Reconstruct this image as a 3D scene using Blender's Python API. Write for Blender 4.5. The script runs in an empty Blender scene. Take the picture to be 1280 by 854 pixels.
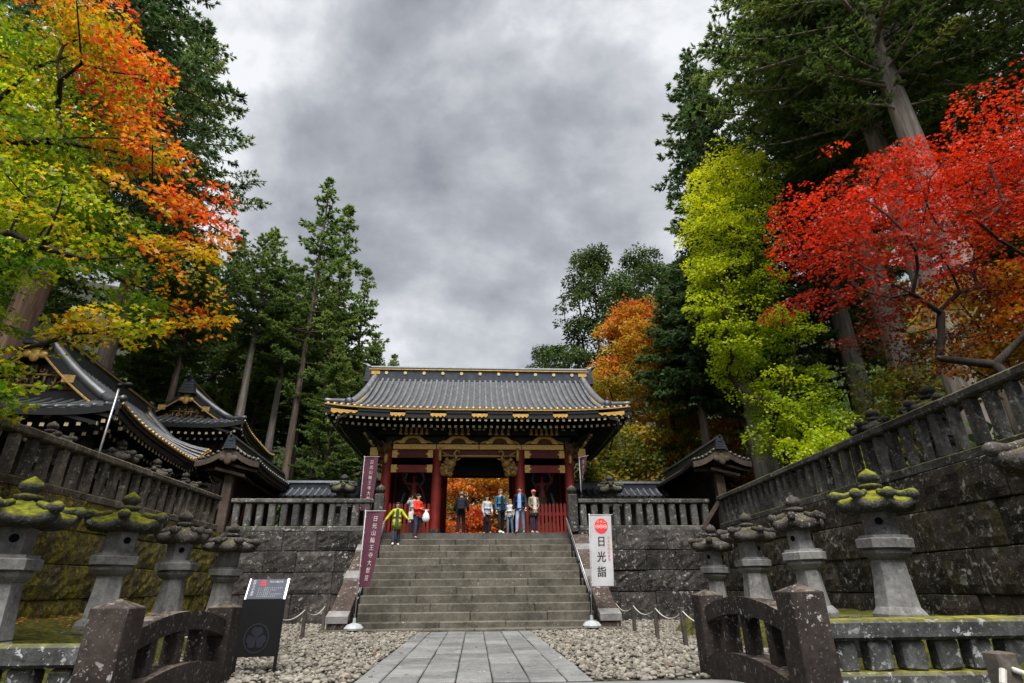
import bpy, bmesh, math, random
import numpy as np
from mathutils import Vector, Matrix

# ------------------------------------------------------------------ camera, sky, sun, exposure
SC = bpy.context.scene
COL = SC.collection
random.seed(7)
R = math.radians

EYE = 1.15
YAW, PITCH, ROLL, FPX = 0.0641, 0.4141, -0.0085, 698.99
cam_d = bpy.data.cameras.new('camera')
cam_d.sensor_width = 36.0
cam_d.lens = FPX / 1280.0 * 36.0
cam_d.clip_end = 2000.0
cam = bpy.data.objects.new('camera', cam_d)
COL.objects.link(cam)
_F = Vector((math.sin(YAW) * math.cos(PITCH), math.cos(YAW) * math.cos(PITCH), math.sin(PITCH)))
_R0 = Vector((math.cos(YAW), -math.sin(YAW), 0))
_U0 = _R0.cross(_F)
_R = _R0 * math.cos(ROLL) + _U0 * math.sin(ROLL)
_U = _U0 * math.cos(ROLL) - _R0 * math.sin(ROLL)
cam.matrix_world = Matrix(((_R.x, _U.x, -_F.x, 0), (_R.y, _U.y, -_F.y, 0), (_R.z, _U.z, -_F.z, EYE), (0, 0, 0, 1)))
SC.camera = cam

SC.view_settings.view_transform = 'Standard'
SC.view_settings.look = 'None'
SC.view_settings.gamma = 1.0
SC.view_settings.exposure = 2.4
SC.view_settings.use_curve_mapping = False
SC.render.engine = 'CYCLES'
cy = SC.cycles
cy.max_bounces = 8
cy.diffuse_bounces = 5
cy.glossy_bounces = 2
cy.transmission_bounces = 3
cy.transparent_max_bounces = 4
cy.use_denoising = True
cy.caustics_reflective = False
cy.caustics_refractive = False

SUN_EL, SUN_ROT = R(64), R(182)      # high behind the camera
world = bpy.data.worlds.new('World')
SC.world = world
world.use_nodes = True
wn = world.node_tree.nodes
wl = world.node_tree.links
wn.clear()
w_out = wn.new('ShaderNodeOutputWorld')
w_bg = wn.new('ShaderNodeBackground')
w_bg.inputs['Strength'].default_value = 0.1
sky = wn.new('ShaderNodeTexSky')
sky.sky_type = 'NISHITA'
sky.sun_disc = False
sky.sun_elevation = SUN_EL
sky.sun_rotation = SUN_ROT
tc = wn.new('ShaderNodeTexCoord')
def wmath(op, a, b=None):
    n = wn.new('ShaderNodeMath'); n.operation = op
    for i, v in enumerate((a, b)):
        if v is None: continue
        if isinstance(v, (int, float)): n.inputs[i].default_value = v
        else: wl.new(v, n.inputs[i])
    return n.outputs[0]
comb = wn.new('ShaderNodeMapping')
wl.new(tc.outputs['Generated'], comb.inputs[0])
comb.inputs['Scale'].default_value = (1.0, 1.0, 1.35)
comb.inputs['Location'].default_value = (-20.1282, -20.0434, 5.2318)
cn1 = wn.new('ShaderNodeTexNoise'); cn1.inputs['Scale'].default_value = 1.6; cn1.inputs['Detail'].default_value = 7
cn1.inputs['Roughness'].default_value = 0.52; cn1.inputs['Distortion'].default_value = 0.35
cn2 = wn.new('ShaderNodeTexNoise'); cn2.inputs['Scale'].default_value = 6.5; cn2.inputs['Detail'].default_value = 6
cn2.inputs['Roughness'].default_value = 0.55; cn2.inputs['Distortion'].default_value = 0.15
wl.new(comb.outputs[0], cn1.inputs['Vector']); wl.new(comb.outputs[0], cn2.inputs['Vector'])
cmix = wmath('ADD', wmath('MULTIPLY', cn1.outputs['Fac'], 0.74), wmath('MULTIPLY', cn2.outputs['Fac'], 0.26))
cr = wn.new('ShaderNodeValToRGB')
e = cr.color_ramp.elements
e[0].position = 0.395; e[0].color = (0.225, 0.236, 0.256, 1)
e[1].position = 0.59; e[1].color = (0.72, 0.727, 0.74, 1)
for p_, c_ in ((0.465, (0.335, 0.346, 0.368, 1)), (0.525, (0.475, 0.484, 0.503, 1))):
    n_ = e.new(p_); n_.color = c_
_sz = wn.new('ShaderNodeSeparateXYZ'); wl.new(tc.outputs['Generated'], _sz.inputs[0])
_low = wmath('POWER', wmath('SUBTRACT', 1.0, wmath('MAXIMUM', _sz.outputs[2], 0.0)), 3.0)     # cloud thins to haze low down, all round
wl.new(wmath('ADD', cmix, wmath('MULTIPLY', _low, 0.075)), cr.inputs[0])
cs = wn.new('ShaderNodeMixRGB'); cs.blend_type = 'MULTIPLY'; cs.inputs[0].default_value = 1.0
cs.inputs[2].default_value = (2.45, 2.45, 2.45, 1)
wl.new(cr.outputs[0], cs.inputs[1])
cm = wn.new('ShaderNodeMixRGB'); cm.inputs[0].default_value = 0.965
wl.new(sky.outputs[0], cm.inputs[1]); wl.new(cs.outputs[0], cm.inputs[2])
wl.new(cm.outputs[0], w_bg.inputs['Color'])
wl.new(w_bg.outputs[0], w_out.inputs['Surface'])

sun_d = bpy.data.lights.new('sun', 'SUN')
sun_d.energy = 1.5
sun_d.angle = R(42)
sun_d.color = (1.0, 0.965, 0.91)
sun = bpy.data.objects.new('sun', sun_d)
COL.objects.link(sun)
# direction to the sun for Nishita rotation: azimuth measured from +Y clockwise
_sd = Vector((math.sin(SUN_ROT) * math.cos(SUN_EL), math.cos(SUN_ROT) * math.cos(SUN_EL), math.sin(SUN_EL)))
sun.rotation_euler = _sd.to_track_quat('Z', 'Y').to_euler()
sun.location = _sd * 80

# ------------------------------------------------------------------ object helpers
def tag(o, label=None, cat=None, group=None, kind=None):
    if label: o['label'] = label
    if cat: o['category'] = cat
    if group: o['group'] = group
    if kind: o['kind'] = kind
    return o

def thing(name, label, cat, loc=(0, 0, 0), rz=0.0, group=None):
    o = bpy.data.objects.new(name, None)
    o.empty_display_size = 0.3
    COL.objects.link(o)
    o.location = loc
    o.rotation_euler = (0, 0, rz)
    return tag(o, label, cat, group)

def link(name, me, parent=None, mat=None, loc=(0, 0, 0), rot=(0, 0, 0), scale=(1, 1, 1)):
    o = bpy.data.objects.new(name, me)
    COL.objects.link(o)
    if parent is not None: o.parent = parent
    o.location = loc; o.rotation_euler = rot; o.scale = scale
    if mat is not None:
        if len(me.materials) == 0: me.materials.append(mat)
        elif me.materials[0] is not mat:
            o.material_slots[0].link = 'OBJECT'
            o.material_slots[0].material = mat
    return o

def off(parent):
    """location that makes world-coordinate mesh data right under an unrotated parent chain"""
    v = Vector((0, 0, 0))
    while parent is not None:
        v -= Vector(parent.location); parent = parent.parent
    return v

def copy_tree(o, parent=None):
    kids = [k for k in COL.objects if k.parent == o]
    c = o.copy(); COL.objects.link(c)
    c.parent = parent
    for k in kids: copy_tree(k, c)
    return c

class MB:
    def __init__(s):
        s.v = []; s.f = []; s.mi = []
    def add(s, vs, fs, m=0):
        b = len(s.v)
        s.v.extend([tuple(p) for p in vs])
        s.f.extend([tuple(i + b for i in f) for f in fs])
        s.mi.extend([m] * len(fs))
    def box(s, x0, x1, y0, y1, z0, z1, m=0):
        s.add([(x0, y0, z0), (x1, y0, z0), (x1, y1, z0), (x0, y1, z0), (x0, y0, z1), (x1, y0, z1), (x1, y1, z1), (x0, y1, z1)],
              [(0, 3, 2, 1), (4, 5, 6, 7), (0, 1, 5, 4), (1, 2, 6, 5), (2, 3, 7, 6), (3, 0, 4, 7)], m)
    def cbox(s, x0, x1, y0, y1, z0, z1, c=0.02, j=0.0, m=0, rng=random):
        """chamfered, slightly irregular block"""
        cx, cy_, cz = (x0 + x1) / 2, (y0 + y1) / 2, (z0 + z1) / 2
        hx, hy, hz = (x1 - x0) / 2, (y1 - y0) / 2, (z1 - z0) / 2
        c = min(c, hx * .6, hy * .6, hz * .6)
        vs = []; idx = {}
        for sx in (-1, 1):
            for sy in (-1, 1):
                for sz in (-1, 1):
                    jx, jy, jz = (rng.uniform(-j, j) for _ in range(3))
                    for a in range(3):
                        p = [sx * (hx - c) + jx, sy * (hy - c) + jy, sz * (hz - c) + jz]
                        p[a] += (sx, sy, sz)[a] * c
                        idx[(sx, sy, sz, a)] = len(vs)
                        vs.append((cx + p[0], cy_ + p[1], cz + p[2]))
        fs = []
        I = lambda *k: idx[k]
        for sg in (-1, 1):
            q = [I(sg, -1, -1, 0), I(sg, 1, -1, 0), I(sg, 1, 1, 0), I(sg, -1, 1, 0)]; fs.append(q if sg > 0 else q[::-1])
            q = [I(-1, sg, -1, 1), I(-1, sg, 1, 1), I(1, sg, 1, 1), I(1, sg, -1, 1)]; fs.append(q if sg > 0 else q[::-1])
            q = [I(-1, -1, sg, 2), I(1, -1, sg, 2), I(1, 1, sg, 2), I(-1, 1, sg, 2)]; fs.append(q if sg > 0 else q[::-1])
        for a in (-1, 1):
            for b in (-1, 1):
                q = [I(-1, a, b, 1), I(1, a, b, 1), I(1, a, b, 2), I(-1, a, b, 2)]; fs.append(q if a * b < 0 else q[::-1])
                q = [I(a, -1, b, 0), I(a, 1, b, 0), I(a, 1, b, 2), I(a, -1, b, 2)]; fs.append(q if a * b > 0 else q[::-1])
                q = [I(a, b, -1, 0), I(a, b, 1, 0), I(a, b, 1, 1), I(a, b, -1, 1)]; fs.append(q if a * b < 0 else q[::-1])
                for c_ in (-1, 1):
                    q = [I(a, b, c_, 0), I(a, b, c_, 1), I(a, b, c_, 2)]; fs.append(q if a * b * c_ > 0 else q[::-1])
        s.add(vs, fs, m)
    def xf(s, M, i0=0):
        for i in range(i0, len(s.v)):
            s.v[i] = tuple(M @ Vector(s.v[i]))
    def obox(s, c, size, M3=None, m=0):
        i0 = len(s.v); hx, hy, hz = (k / 2 for k in size)
        s.box(-hx, hx, -hy, hy, -hz, hz, m)
        M = Matrix.Translation(c) @ (M3.to_4x4() if M3 is not None else Matrix.Identity(4))
        s.xf(M, i0)
    def bar(s, a, b, w, h, m=0, up=(0, 0, 1)):
        a = Vector(a); b = Vector(b); d = b - a; L = d.length; d.normalize()
        sd = d.cross(Vector(up))
        if sd.length < 1e-4: sd = d.cross(Vector((1, 0, 0)))
        sd.normalize(); u = sd.cross(d)
        vs = []
        for p in (a, b):
            for i, j in ((-1, -1), (1, -1), (1, 1), (-1, 1)):
                vs.append(p + sd * (i * w / 2) + u * (j * h / 2))
        s.add(vs, [(0, 1, 2, 3), (7, 6, 5, 4), (0, 4, 5, 1), (1, 5, 6, 2), (2, 6, 7, 3), (3, 7, 4, 0)], m)
    def tube(s, path, radii, n=8, m=0, cap=True):
        path = [Vector(p) for p in path]
        if isinstance(radii, (int, float)): radii = [radii] * len(path)
        rings = []; pu = None
        vs = []; fs = []
        for i, p in enumerate(path):
            d = (path[min(i + 1, len(path) - 1)] - path[max(i - 1, 0)])
            if d.length < 1e-6: d = Vector((0, 0, 1))
            d.normalize()
            if pu is None:
                pu = Vector((1, 0, 0)) if abs(d.x) < .8 else Vector((0, 1, 0))
            sd = d.cross(pu)
            if sd.length < 1e-4: sd = d.orthogonal()
            sd.normalize(); pu = sd.cross(d)
            for k in range(n):
                t = 2 * math.pi * k / n
                vs.append(p + (sd * math.cos(t) + pu * math.sin(t)) * radii[i])
        for i in range(len(path) - 1):
            for k in range(n):
                fs.append((i * n + k, i * n + (k + 1) % n, (i + 1) * n + (k + 1) % n, (i + 1) * n + k))
        if cap:
            fs.append(tuple(range(n))[::-1]); fs.append(tuple(range((len(path) - 1) * n, len(path) * n)))
        s.add(vs, fs, m)
    def lathe(s, prof, n=12, c=(0, 0, 0), rot=0.0, m=0, sx=1, sy=1):
        vs = []; fs = []
        for r, z in prof:
            for k in range(n):
                t = 2 * math.pi * k / n + rot
                vs.append((c[0] + r * math.cos(t) * sx, c[1] + r * math.sin(t) * sy, c[2] + z))
        for i in range(len(prof) - 1):
            for k in range(n):
                fs.append((i * n + k, i * n + (k + 1) % n, (i + 1) * n + (k + 1) % n, (i + 1) * n + k))
        fs.append(tuple(range(n))[::-1]); fs.append(tuple(range((len(prof) - 1) * n, len(prof) * n)))
        s.add(vs, fs, m)
    def prism(s, poly, axis, c0, c1, m=0):
        """poly: list of 2-D points; axis 0: (y,z) along x, 1: (x,z) along y, 2: (x,y) along z"""
        n = len(poly)
        def P(a, b, c):
            return ((c, a, b), (a, c, b), (a, b, c))[axis]
        vs = [P(a, b, c0) for a, b in poly] + [P(a, b, c1) for a, b in poly]
        fs = [tuple(range(n))[::-1], tuple(range(n, 2 * n))] + [(i, (i + 1) % n, n + (i + 1) % n, n + i) for i in range(n)]
        if axis == 1: fs = [f[::-1] for f in fs]
        s.add(vs, fs, m)
    def ball(s, c, r, nu=10, nv=6, m=0):
        if isinstance(r, (int, float)): r = (r, r, r)
        vs = [(c[0], c[1], c[2] - r[2])]; fs = []
        for j in range(1, nv):
            ph = -math.pi / 2 + math.pi * j / nv
            for i in range(nu):
                t = 2 * math.pi * i / nu
                vs.append((c[0] + r[0] * math.cos(ph) * math.cos(t), c[1] + r[1] * math.cos(ph) * math.sin(t), c[2] + r[2] * math.sin(ph)))
        vs.append((c[0], c[1], c[2] + r[2])); T = len(vs) - 1
        for i in range(nu):
            k = (i + 1) % nu
            fs.append((0, 1 + k, 1 + i)); fs.append((T, T - nu + i, T - nu + k))
            for j in range(nv - 2):
                fs.append((1 + j * nu + i, 1 + j * nu + k, 1 + (j + 1) * nu + k, 1 + (j + 1) * nu + i))
        s.add(vs, fs, m)
    def mesh(s, name, mats, smooth=False):
        me = bpy.data.meshes.new(name)
        me.from_pydata(s.v, [], s.f)
        if not isinstance(mats, (list, tuple)): mats = [mats]
        for m in mats: me.materials.append(m)
        if len(mats) > 1: me.polygons.foreach_set('material_index', s.mi)
        if smooth: me.polygons.foreach_set('use_smooth', [True] * len(s.f))
        me.update()
        return me
    def build(s, name, mats, parent=None, world=False, smooth=False, loc=None):
        me = s.mesh(name, mats, smooth)
        o = bpy.data.objects.new(name, me)
        COL.objects.link(o)
        if parent is not None:
            o.parent = parent
            if world: o.location = off(parent)
        if loc is not None: o.location = loc
        return o

def bulk_mesh(name, verts, sizes, loops, mats, attr=None, smooth=False, mi=None):
    """verts (N,3); loops flat index array; sizes: polygon size (int, all alike) or array"""
    me = bpy.data.meshes.new(name)
    nv = len(verts); nl = len(loops)
    npoly = nl // sizes if isinstance(sizes, int) else len(sizes)
    me.vertices.add(nv); me.vertices.foreach_set('co', np.ascontiguousarray(verts, dtype=np.float32).ravel())
    me.loops.add(nl); me.loops.foreach_set('vertex_index', np.ascontiguousarray(loops, dtype=np.int32))
    me.polygons.add(npoly)
    if isinstance(sizes, int): st = np.arange(npoly, dtype=np.int32) * sizes
    else: st = np.concatenate(([0], np.cumsum(sizes)[:-1])).astype(np.int32)
    me.polygons.foreach_set('loop_start', st)
    if smooth: me.polygons.foreach_set('use_smooth', np.ones(npoly, dtype=bool))
    if mi is not None: me.polygons.foreach_set('material_index', mi)
    me.update(calc_edges=True)
    if attr is not None:
        a = me.attributes.new('tint', 'FLOAT', 'FACE')
        a.data.foreach_set('value', np.ascontiguousarray(attr, dtype=np.float32))
    for m in (mats if isinstance(mats, (list, tuple)) else [mats]): me.materials.append(m)
    return me

# ------------------------------------------------------------------ materials
class NT:
    def __init__(s, name):
        s.mat = bpy.data.materials.new(name); s.mat.use_nodes = True
        s.t = s.mat.node_tree; s.n = s.t.nodes; s.l = s.t.links
        s.n.clear()
        s.out = s.n.new('ShaderNodeOutputMaterial')
        s.bsdf = s.n.new('ShaderNodeBsdfPrincipled')
        s.l.new(s.bsdf.outputs[0], s.out.inputs['Surface'])
        s.geo = s.n.new('ShaderNodeNewGeometry')
        s.info = None
    def set(s, inp, v):
        i = s.bsdf.inputs[inp]
        if hasattr(v, 'is_linked') or isinstance(v, bpy.types.NodeSocket): s.l.new(v, i)
        else: i.default_value = v
    def pos(s, scale=(1, 1, 1), obj=False):
        m = s.n.new('ShaderNodeMapping')
        m.inputs['Scale'].default_value = scale if not isinstance(scale, (int, float)) else (scale,) * 3
        if obj:
            t = s.n.new('ShaderNodeTexCoord'); s.l.new(t.outputs['Object'], m.inputs[0])
        else:
            s.l.new(s.geo.outputs['Position'], m.inputs[0])
        return m.outputs[0]
    def noise(s, vec, scale=1.0, detail=4, rough=.55, dist=0.0):
        n = s.n.new('ShaderNodeTexNoise')
        s.l.new(vec, n.inputs['Vector'])
        n.inputs['Scale'].default_value = scale; n.inputs['Detail'].default_value = detail
        n.inputs['Roughness'].default_value = rough; n.inputs['Distortion'].default_value = dist
        return n.outputs['Fac']
    def vor(s, vec, scale=1.0, feature='F1'):
        n = s.n.new('ShaderNodeTexVoronoi'); n.feature = feature
        s.l.new(vec, n.inputs['Vector']); n.inputs['Scale'].default_value = scale
        return n.outputs['Distance']
    def ramp(s, fac, stops):
        r = s.n.new('ShaderNodeValToRGB'); el = r.color_ramp.elements
        el[0].position = stops[0][0]; el[0].color = (*stops[0][1], 1)
        el[1].position = stops[-1][0]; el[1].color = (*stops[-1][1], 1)
        for p, c in stops[1:-1]:
            q = el.new(p); q.color = (*c, 1)
        s.l.new(fac, r.inputs[0])
        return r.outputs[0]
    def step(s, fac, a, b):
        r = s.n.new('ShaderNodeMapRange'); r.interpolation_type = 'SMOOTHSTEP'
        s.l.new(fac, r.inputs['Value'])
        r.inputs['From Min'].default_value = a; r.inputs['From Max'].default_value = b
        return r.outputs[0]
    def mix(s, f, a, b, mode='MIX'):
        m = s.n.new('ShaderNodeMixRGB'); m.blend_type = mode
        for i, v in ((0, f), (1, a), (2, b)):
            if isinstance(v, bpy.types.NodeSocket): s.l.new(v, m.inputs[i])
            elif i == 0: m.inputs[0].default_value = v
            else: m.inputs[i].default_value = (*v, 1) if len(v) == 3 else v
        return m.outputs[0]
    def math(s, op, a, b=0.0):
        m = s.n.new('ShaderNodeMath'); m.operation = op
        for i, v in ((0, a), (1, b)):
            if isinstance(v, bpy.types.NodeSocket): s.l.new(v, m.inputs[i])
            else: m.inputs[i].default_value = v
        return m.outputs[0]
    def rand(s):
        if s.info is None: s.info = s.n.new('ShaderNodeObjectInfo')
        return s.info.outputs['Random']
    def attr(s, name):
        a = s.n.new('ShaderNodeAttribute'); a.attribute_name = name
        return a.outputs['Fac']
    def upz(s):
        x = s.n.new('ShaderNodeSeparateXYZ'); s.l.new(s.geo.outputs['Normal'], x.inputs[0])
        return x.outputs[2]
    def bump(s, h, strength=.4, dist=.02):
        b = s.n.new('ShaderNodeBump'); b.inputs['Strength'].default_value = strength
        b.inputs['Distance'].default_value = dist
        s.l.new(h, b.inputs['Height']); s.l.new(b.outputs[0], s.bsdf.inputs['Normal'])

def m_plain(name, col, rough=.6, metal=0.0, var=.18, scale=6.0, bump=0.0, spec=.4, obj=False):
    t = NT(name)
    n = t.noise(t.pos(1, obj), scale, 4)
    lo = tuple(c * (1 - var) for c in col); hi = tuple(min(1, c * (1 + var)) for c in col)
    t.set('Base Color', t.ramp(n, [(.3, lo), (.7, hi)]))
    t.set('Roughness', rough); t.set('Metallic', metal); t.set('Specular IOR Level', spec)
    if bump: t.bump(t.noise(t.pos(1, obj), scale * 4, 3), bump, .01)
    return t.mat

def m_stone(name, c0, c1, c2, scale=1.2, lichen=0.0, lcol=(.5, .5, .47), lscale=7.0, moss=0.0, mcol=((.05, .055, .008), (.16, .17, .02)),
            moss_up=.35, streak=.3, bump=.6, bdist=.03, rough=.9, tint=.25, dim=.56):
    t = NT(name)
    p = t.pos(1)
    c0, c1, c2 = (tuple(v * dim for v in c) for c in (c0, c1, c2))
    n = t.math('ADD', t.math('MULTIPLY', t.noise(p, scale, 8, .66, .3), .6), t.math('MULTIPLY', t.noise(p, scale * 6.5, 5, .7, .4), .4))
    col = t.ramp(n, [(.38, c0), (.5, c1), (.63, c2)])
    st = t.step(t.noise(t.pos((2.2, 2.2, .25)), 1.0, 5, .6), .42, .68)
    if streak: col = t.mix(t.math('MULTIPLY', st, streak), col, tuple(k * .35 for k in c0), 'MIX')
    if tint:
        tv = t.math('ADD', t.math('MULTIPLY', t.rand(), tint * 2), 1 - tint)
        g = t.n.new('ShaderNodeCombineXYZ')
        for i in range(3): t.l.new(tv, g.inputs[i])
        col = t.mix(1.0, col, g.outputs[0], 'MULTIPLY')
    fine = t.noise(p, 38, 3, .7)
    if lichen:
        big = t.step(t.noise(p, lscale * .16, 3, .6), .40, .66)
        sp = t.step(t.noise(p, lscale, 4, .62, .4), .655 - .13 * lichen, .70 - .13 * lichen)
        sp2 = t.step(t.noise(p, lscale * 3.1, 2, .6), .62, .68)
        f = t.math('MULTIPLY', t.math('MAXIMUM', sp, t.math('MULTIPLY', sp2, .75)), t.math('ADD', t.math('MULTIPLY', big, .75), .25))
        col = t.mix(t.math('MULTIPLY', f, .85), col, t.mix(fine, tuple(k * .7 for k in lcol), lcol))
    if moss:
        up = t.step(t.upz(), moss_up, moss_up + .5)
        mn = t.math('ADD', t.math('MULTIPLY', t.noise(p, 2.3, 6, .62, .3), .65), t.math('MULTIPLY', t.noise(p, 14, 4, .7), .35))
        if moss_up < 0:   # moss on the whole face, in vertical runs
            mn = t.math('ADD', t.math('MULTIPLY', t.noise(t.pos((1, 1, .4)), 2.6, 6, .66, .5), .6), t.math('MULTIPLY', t.noise(p, 17, 4, .72), .4))
            f = t.step(mn, .62 - .3 * moss, .74 - .24 * moss)
        else:
            f = t.math('MULTIPLY', up, t.step(mn, .55 - .4 * moss, .68 - .4 * moss))
        mc = t.mix(t.step(t.noise(p, 9, 4, .6), .35, .68), mcol[0], mcol[1])
        col = t.mix(f, col, mc)
    t.set('Base Color', col); t.set('Roughness', rough); t.set('Specular IOR Level', .25)
    h = t.math('ADD', t.math('MULTIPLY', t.noise(p, scale * 5, 6, .65), 1.0), t.math('MULTIPLY', fine, .35))
    t.bump(h, bump, bdist)
    return t.mat

def m_leaf(name, stops, trans=.4, spec=True, rv=.22, patch=.35, pscale=.5):
    t = NT(name)
    t.n.remove(t.bsdf)
    a = t.attr('tint')
    pn = t.noise(t.pos(1), pscale, 3, .6)
    f = t.math('ADD', a, t.math('MULTIPLY', t.math('SUBTRACT', pn, .5), patch))
    col = t.ramp(f, stops)
    d = t.n.new('ShaderNodeBsdfDiffuse'); t.l.new(col, d.inputs['Color'])
    tr = t.n.new('ShaderNodeBsdfTranslucent'); t.l.new(col, tr.inputs['Color'])
    mx = t.n.new('ShaderNodeMixShader'); mx.inputs[0].default_value = min(.55, trans + .08)
    t.l.new(d.outputs[0], mx.inputs[1]); t.l.new(tr.outputs[0], mx.inputs[2])
    if spec:
        g = t.n.new('ShaderNodeBsdfGlossy'); g.inputs['Roughness'].default_value = .45
        g.inputs['Color'].default_value = (.8, .8, .8, 1)
        m2 = t.n.new('ShaderNodeMixShader'); m2.inputs[0].default_value = .02
        t.l.new(mx.outputs[0], m2.inputs[1]); t.l.new(g.outputs[0], m2.inputs[2]); mx = m2
    t.l.new(mx.outputs[0], t.out.inputs['Surface'])
    return t.mat

M = {}
M['wall_right'] = m_stone('mossy_dark_wall_stone', (.024, .019, .015), (.06, .048, .039), (.125, .104, .088), .9, lichen=.62, lcol=(.42, .41, .38), lscale=6.5,
                          moss=.36, mcol=((.03, .027, .006), (.095, .085, .012)), moss_up=-1, streak=.35, bump=.9, bdist=.06, tint=.42, dim=.70)
M['wall_left'] = m_stone('olive_moss_wall_stone', (.034, .027, .016), (.085, .066, .036), (.155, .125, .07), 1.1, lichen=.35, lcol=(.36, .33, .25), lscale=8,
                         moss=.62, mcol=((.07, .058, .009), (.26, .225, .018)), moss_up=-1, streak=.4, bump=1.0, bdist=.07, tint=.42, dim=.75)
M['wall_front'] = m_stone('dark_wall_stone', (.024, .021, .020), (.058, .052, .048), (.125, .113, .104), 1.0, lichen=.5, lcol=(.38, .38, .36), lscale=7,
                          streak=.35, bump=.8, bdist=.05, tint=.42, dim=.70)
M['joint'] = m_plain('joint_earth', (.012, .010, .008), .95, var=.3)
M['rail'] = m_stone('weathered_rail_stone', (.045, .043, .041), (.10, .096, .092), (.19, .185, .178), 1.6, lichen=.6, lcol=(.42, .42, .40), lscale=9,
                    moss=.3, moss_up=.5, mcol=((.05, .05, .01), (.13, .12, .015)), streak=.5, bump=.6, bdist=.02, dim=.78)
M['rail_left'] = m_stone('brown_weathered_rail_stone', (.04, .033, .027), (.10, .085, .07), (.20, .175, .15), 1.8, lichen=.5, lcol=(.38, .35, .31), lscale=9,
                    moss=.5, moss_up=.45, mcol=((.05, .045, .01), (.13, .11, .015)), streak=.55, bump=.6, bdist=.02, dim=1.0)
M['rail_dark'] = m_stone('blackened_rail_stone', (.03, .028, .026), (.075, .07, .066), (.16, .155, .148), 1.7, lichen=.55, lcol=(.4, .4, .38), lscale=8,
                    moss=.5, moss_up=.45, mcol=((.05, .048, .008), (.13, .125, .015)), streak=.5, bump=.7, bdist=.025, dim=.85)
M['low_rail'] = m_stone('pale_lichen_rail_stone', (.045, .047, .046), (.11, .113, .112), (.22, .225, .225), 2.0, lichen=.5, lcol=(.5, .52, .53), lscale=8,
                    moss=.6, moss_up=.5, mcol=((.06, .058, .008), (.2, .19, .02)), streak=.35, bump=.6, bdist=.02)
M['bridge'] = m_stone('reddish_bridge_stone', (.022, .0165, .0145), (.05, .038, .033), (.09, .07, .061), 2.2, lichen=.3, lcol=(.45, .44, .44), lscale=9,
                    moss=.25, moss_up=.55, mcol=((.10, .08, .06), (.16, .13, .10)), streak=.3, bump=.35, bdist=.01)  # moss inputs here only lay a paler brown on upward faces
M['lantern'] = m_stone('granite_lantern_stone', (.10, .098, .098), (.205, .2, .198), (.31, .305, .30), 2.6, lichen=.2, lcol=(.42, .42, .41), lscale=12, streak=.4, bump=.35, bdist=.01, tint=.15, dim=.85)
M['lantern_roof'] = m_stone('mottled_lantern_roof_stone', (.035, .031, .028), (.085, .074, .067), (.165, .15, .138), 3.0, lichen=.4, lcol=(.4, .37, .34), lscale=10,
                    moss=.18, moss_up=.55, mcol=((.06, .055, .01), (.17, .16, .015)), streak=.2, bump=.8, bdist=.03)
M['lantern_moss'] = m_stone('mossy_lantern_roof_stone', (.04, .04, .034), (.09, .088, .08), (.17, .165, .155), 3.0, lichen=.35, lcol=(.4, .4, .38), lscale=10,
                    moss=1.2, moss_up=.12, mcol=((.075, .078, .006), (.21, .22, .012)), streak=.2, bump=1.0, bdist=.05)
M['lantern_dark'] = m_stone('dark_lantern_stone', (.03, .029, .028), (.07, .067, .064), (.14, .135, .13), 2.6, lichen=.45, lcol=(.36, .36, .34), lscale=10,
                    moss=.3, moss_up=.5, streak=.3, bump=.7, bdist=.025)
M['window_shade'] = m_plain('painted_window_shade', (.006, .006, .006), .9, spec=.1)  # flat black painted for the shade inside the lantern windows
M['step'] = m_stone('step_stone', (.085, .076, .058), (.165, .150, .120), (.245, .226, .187), 1.3, lichen=.12, lcol=(.36, .35, .32), lscale=14, streak=.28, bump=.35, bdist=.012, tint=.10)
M['step_pale'] = m_stone('pale_cap_stone', (.2, .195, .19), (.3, .295, .29), (.4, .39, .385), 2.4, streak=.25, bump=.3, bdist=.01, tint=.08)
M['string'] = m_stone('speckled_brown_string_stone', (.045, .03, .026), (.085, .06, .052), (.13, .098, .088), 2.2, lichen=.55, lcol=(.4, .37, .34), lscale=9, streak=.2, bump=.5, bdist=.015)
M['slab'] = m_stone('grey_paving_slab', (.17, .175, .178), (.245, .25, .252), (.32, .325, .327), 1.4, lichen=.22, lcol=(.4, .4, .4), lscale=16, streak=0, bump=.3, bdist=.006, tint=.24, rough=.75)
M['earth'] = m_stone('leaf_litter_earth', (.014, .013, .008), (.03, .028, .015), (.05, .045, .022), 1.5, moss=.4, moss_up=.3, mcol=((.010, .012, .004), (.022, .027, .007)), streak=0, bump=.6, bdist=.06, tint=0)
M['bank'] = m_stone('mossy_bank_earth', (.02, .016, .010), (.045, .036, .02), (.09, .07, .03), 2.5, moss=.75, moss_up=.2, mcol=((.04, .04, .006), (.11, .11, .014)), streak=0, bump=.9, bdist=.06, tint=0)
M['court'] = m_stone('court_grit', (.04, .034, .026), (.08, .07, .055), (.14, .125, .10), 9.0, streak=0, bump=.5, bdist=.02, tint=0)
M['terrace'] = m_stone('terrace_paving', (.09, .085, .078), (.15, .142, .132), (.21, .2, .19), 1.6, streak=0, bump=.3, bdist=.01, tint=0)
def m_gravel():
    t = NT('river_pebble')
    a = t.attr('tint')
    col = t.ramp(a, [(0, (.03, .027, .022)), (.16, (.08, .071, .058)), (.4, (.15, .135, .110)), (.7, (.22, .20, .165)), (1, (.33, .31, .27))])
    n = t.noise(t.pos(1), 22, 3)
    col = t.mix(.3, col, t.ramp(n, [(.3, (.04, .036, .028)), (.7, (.26, .245, .215))]))
    t.set('Base Color', col); t.set('Roughness', .85); t.set('Specular IOR Level', .25)
    return t.mat
M['pebble'] = m_gravel()
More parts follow.
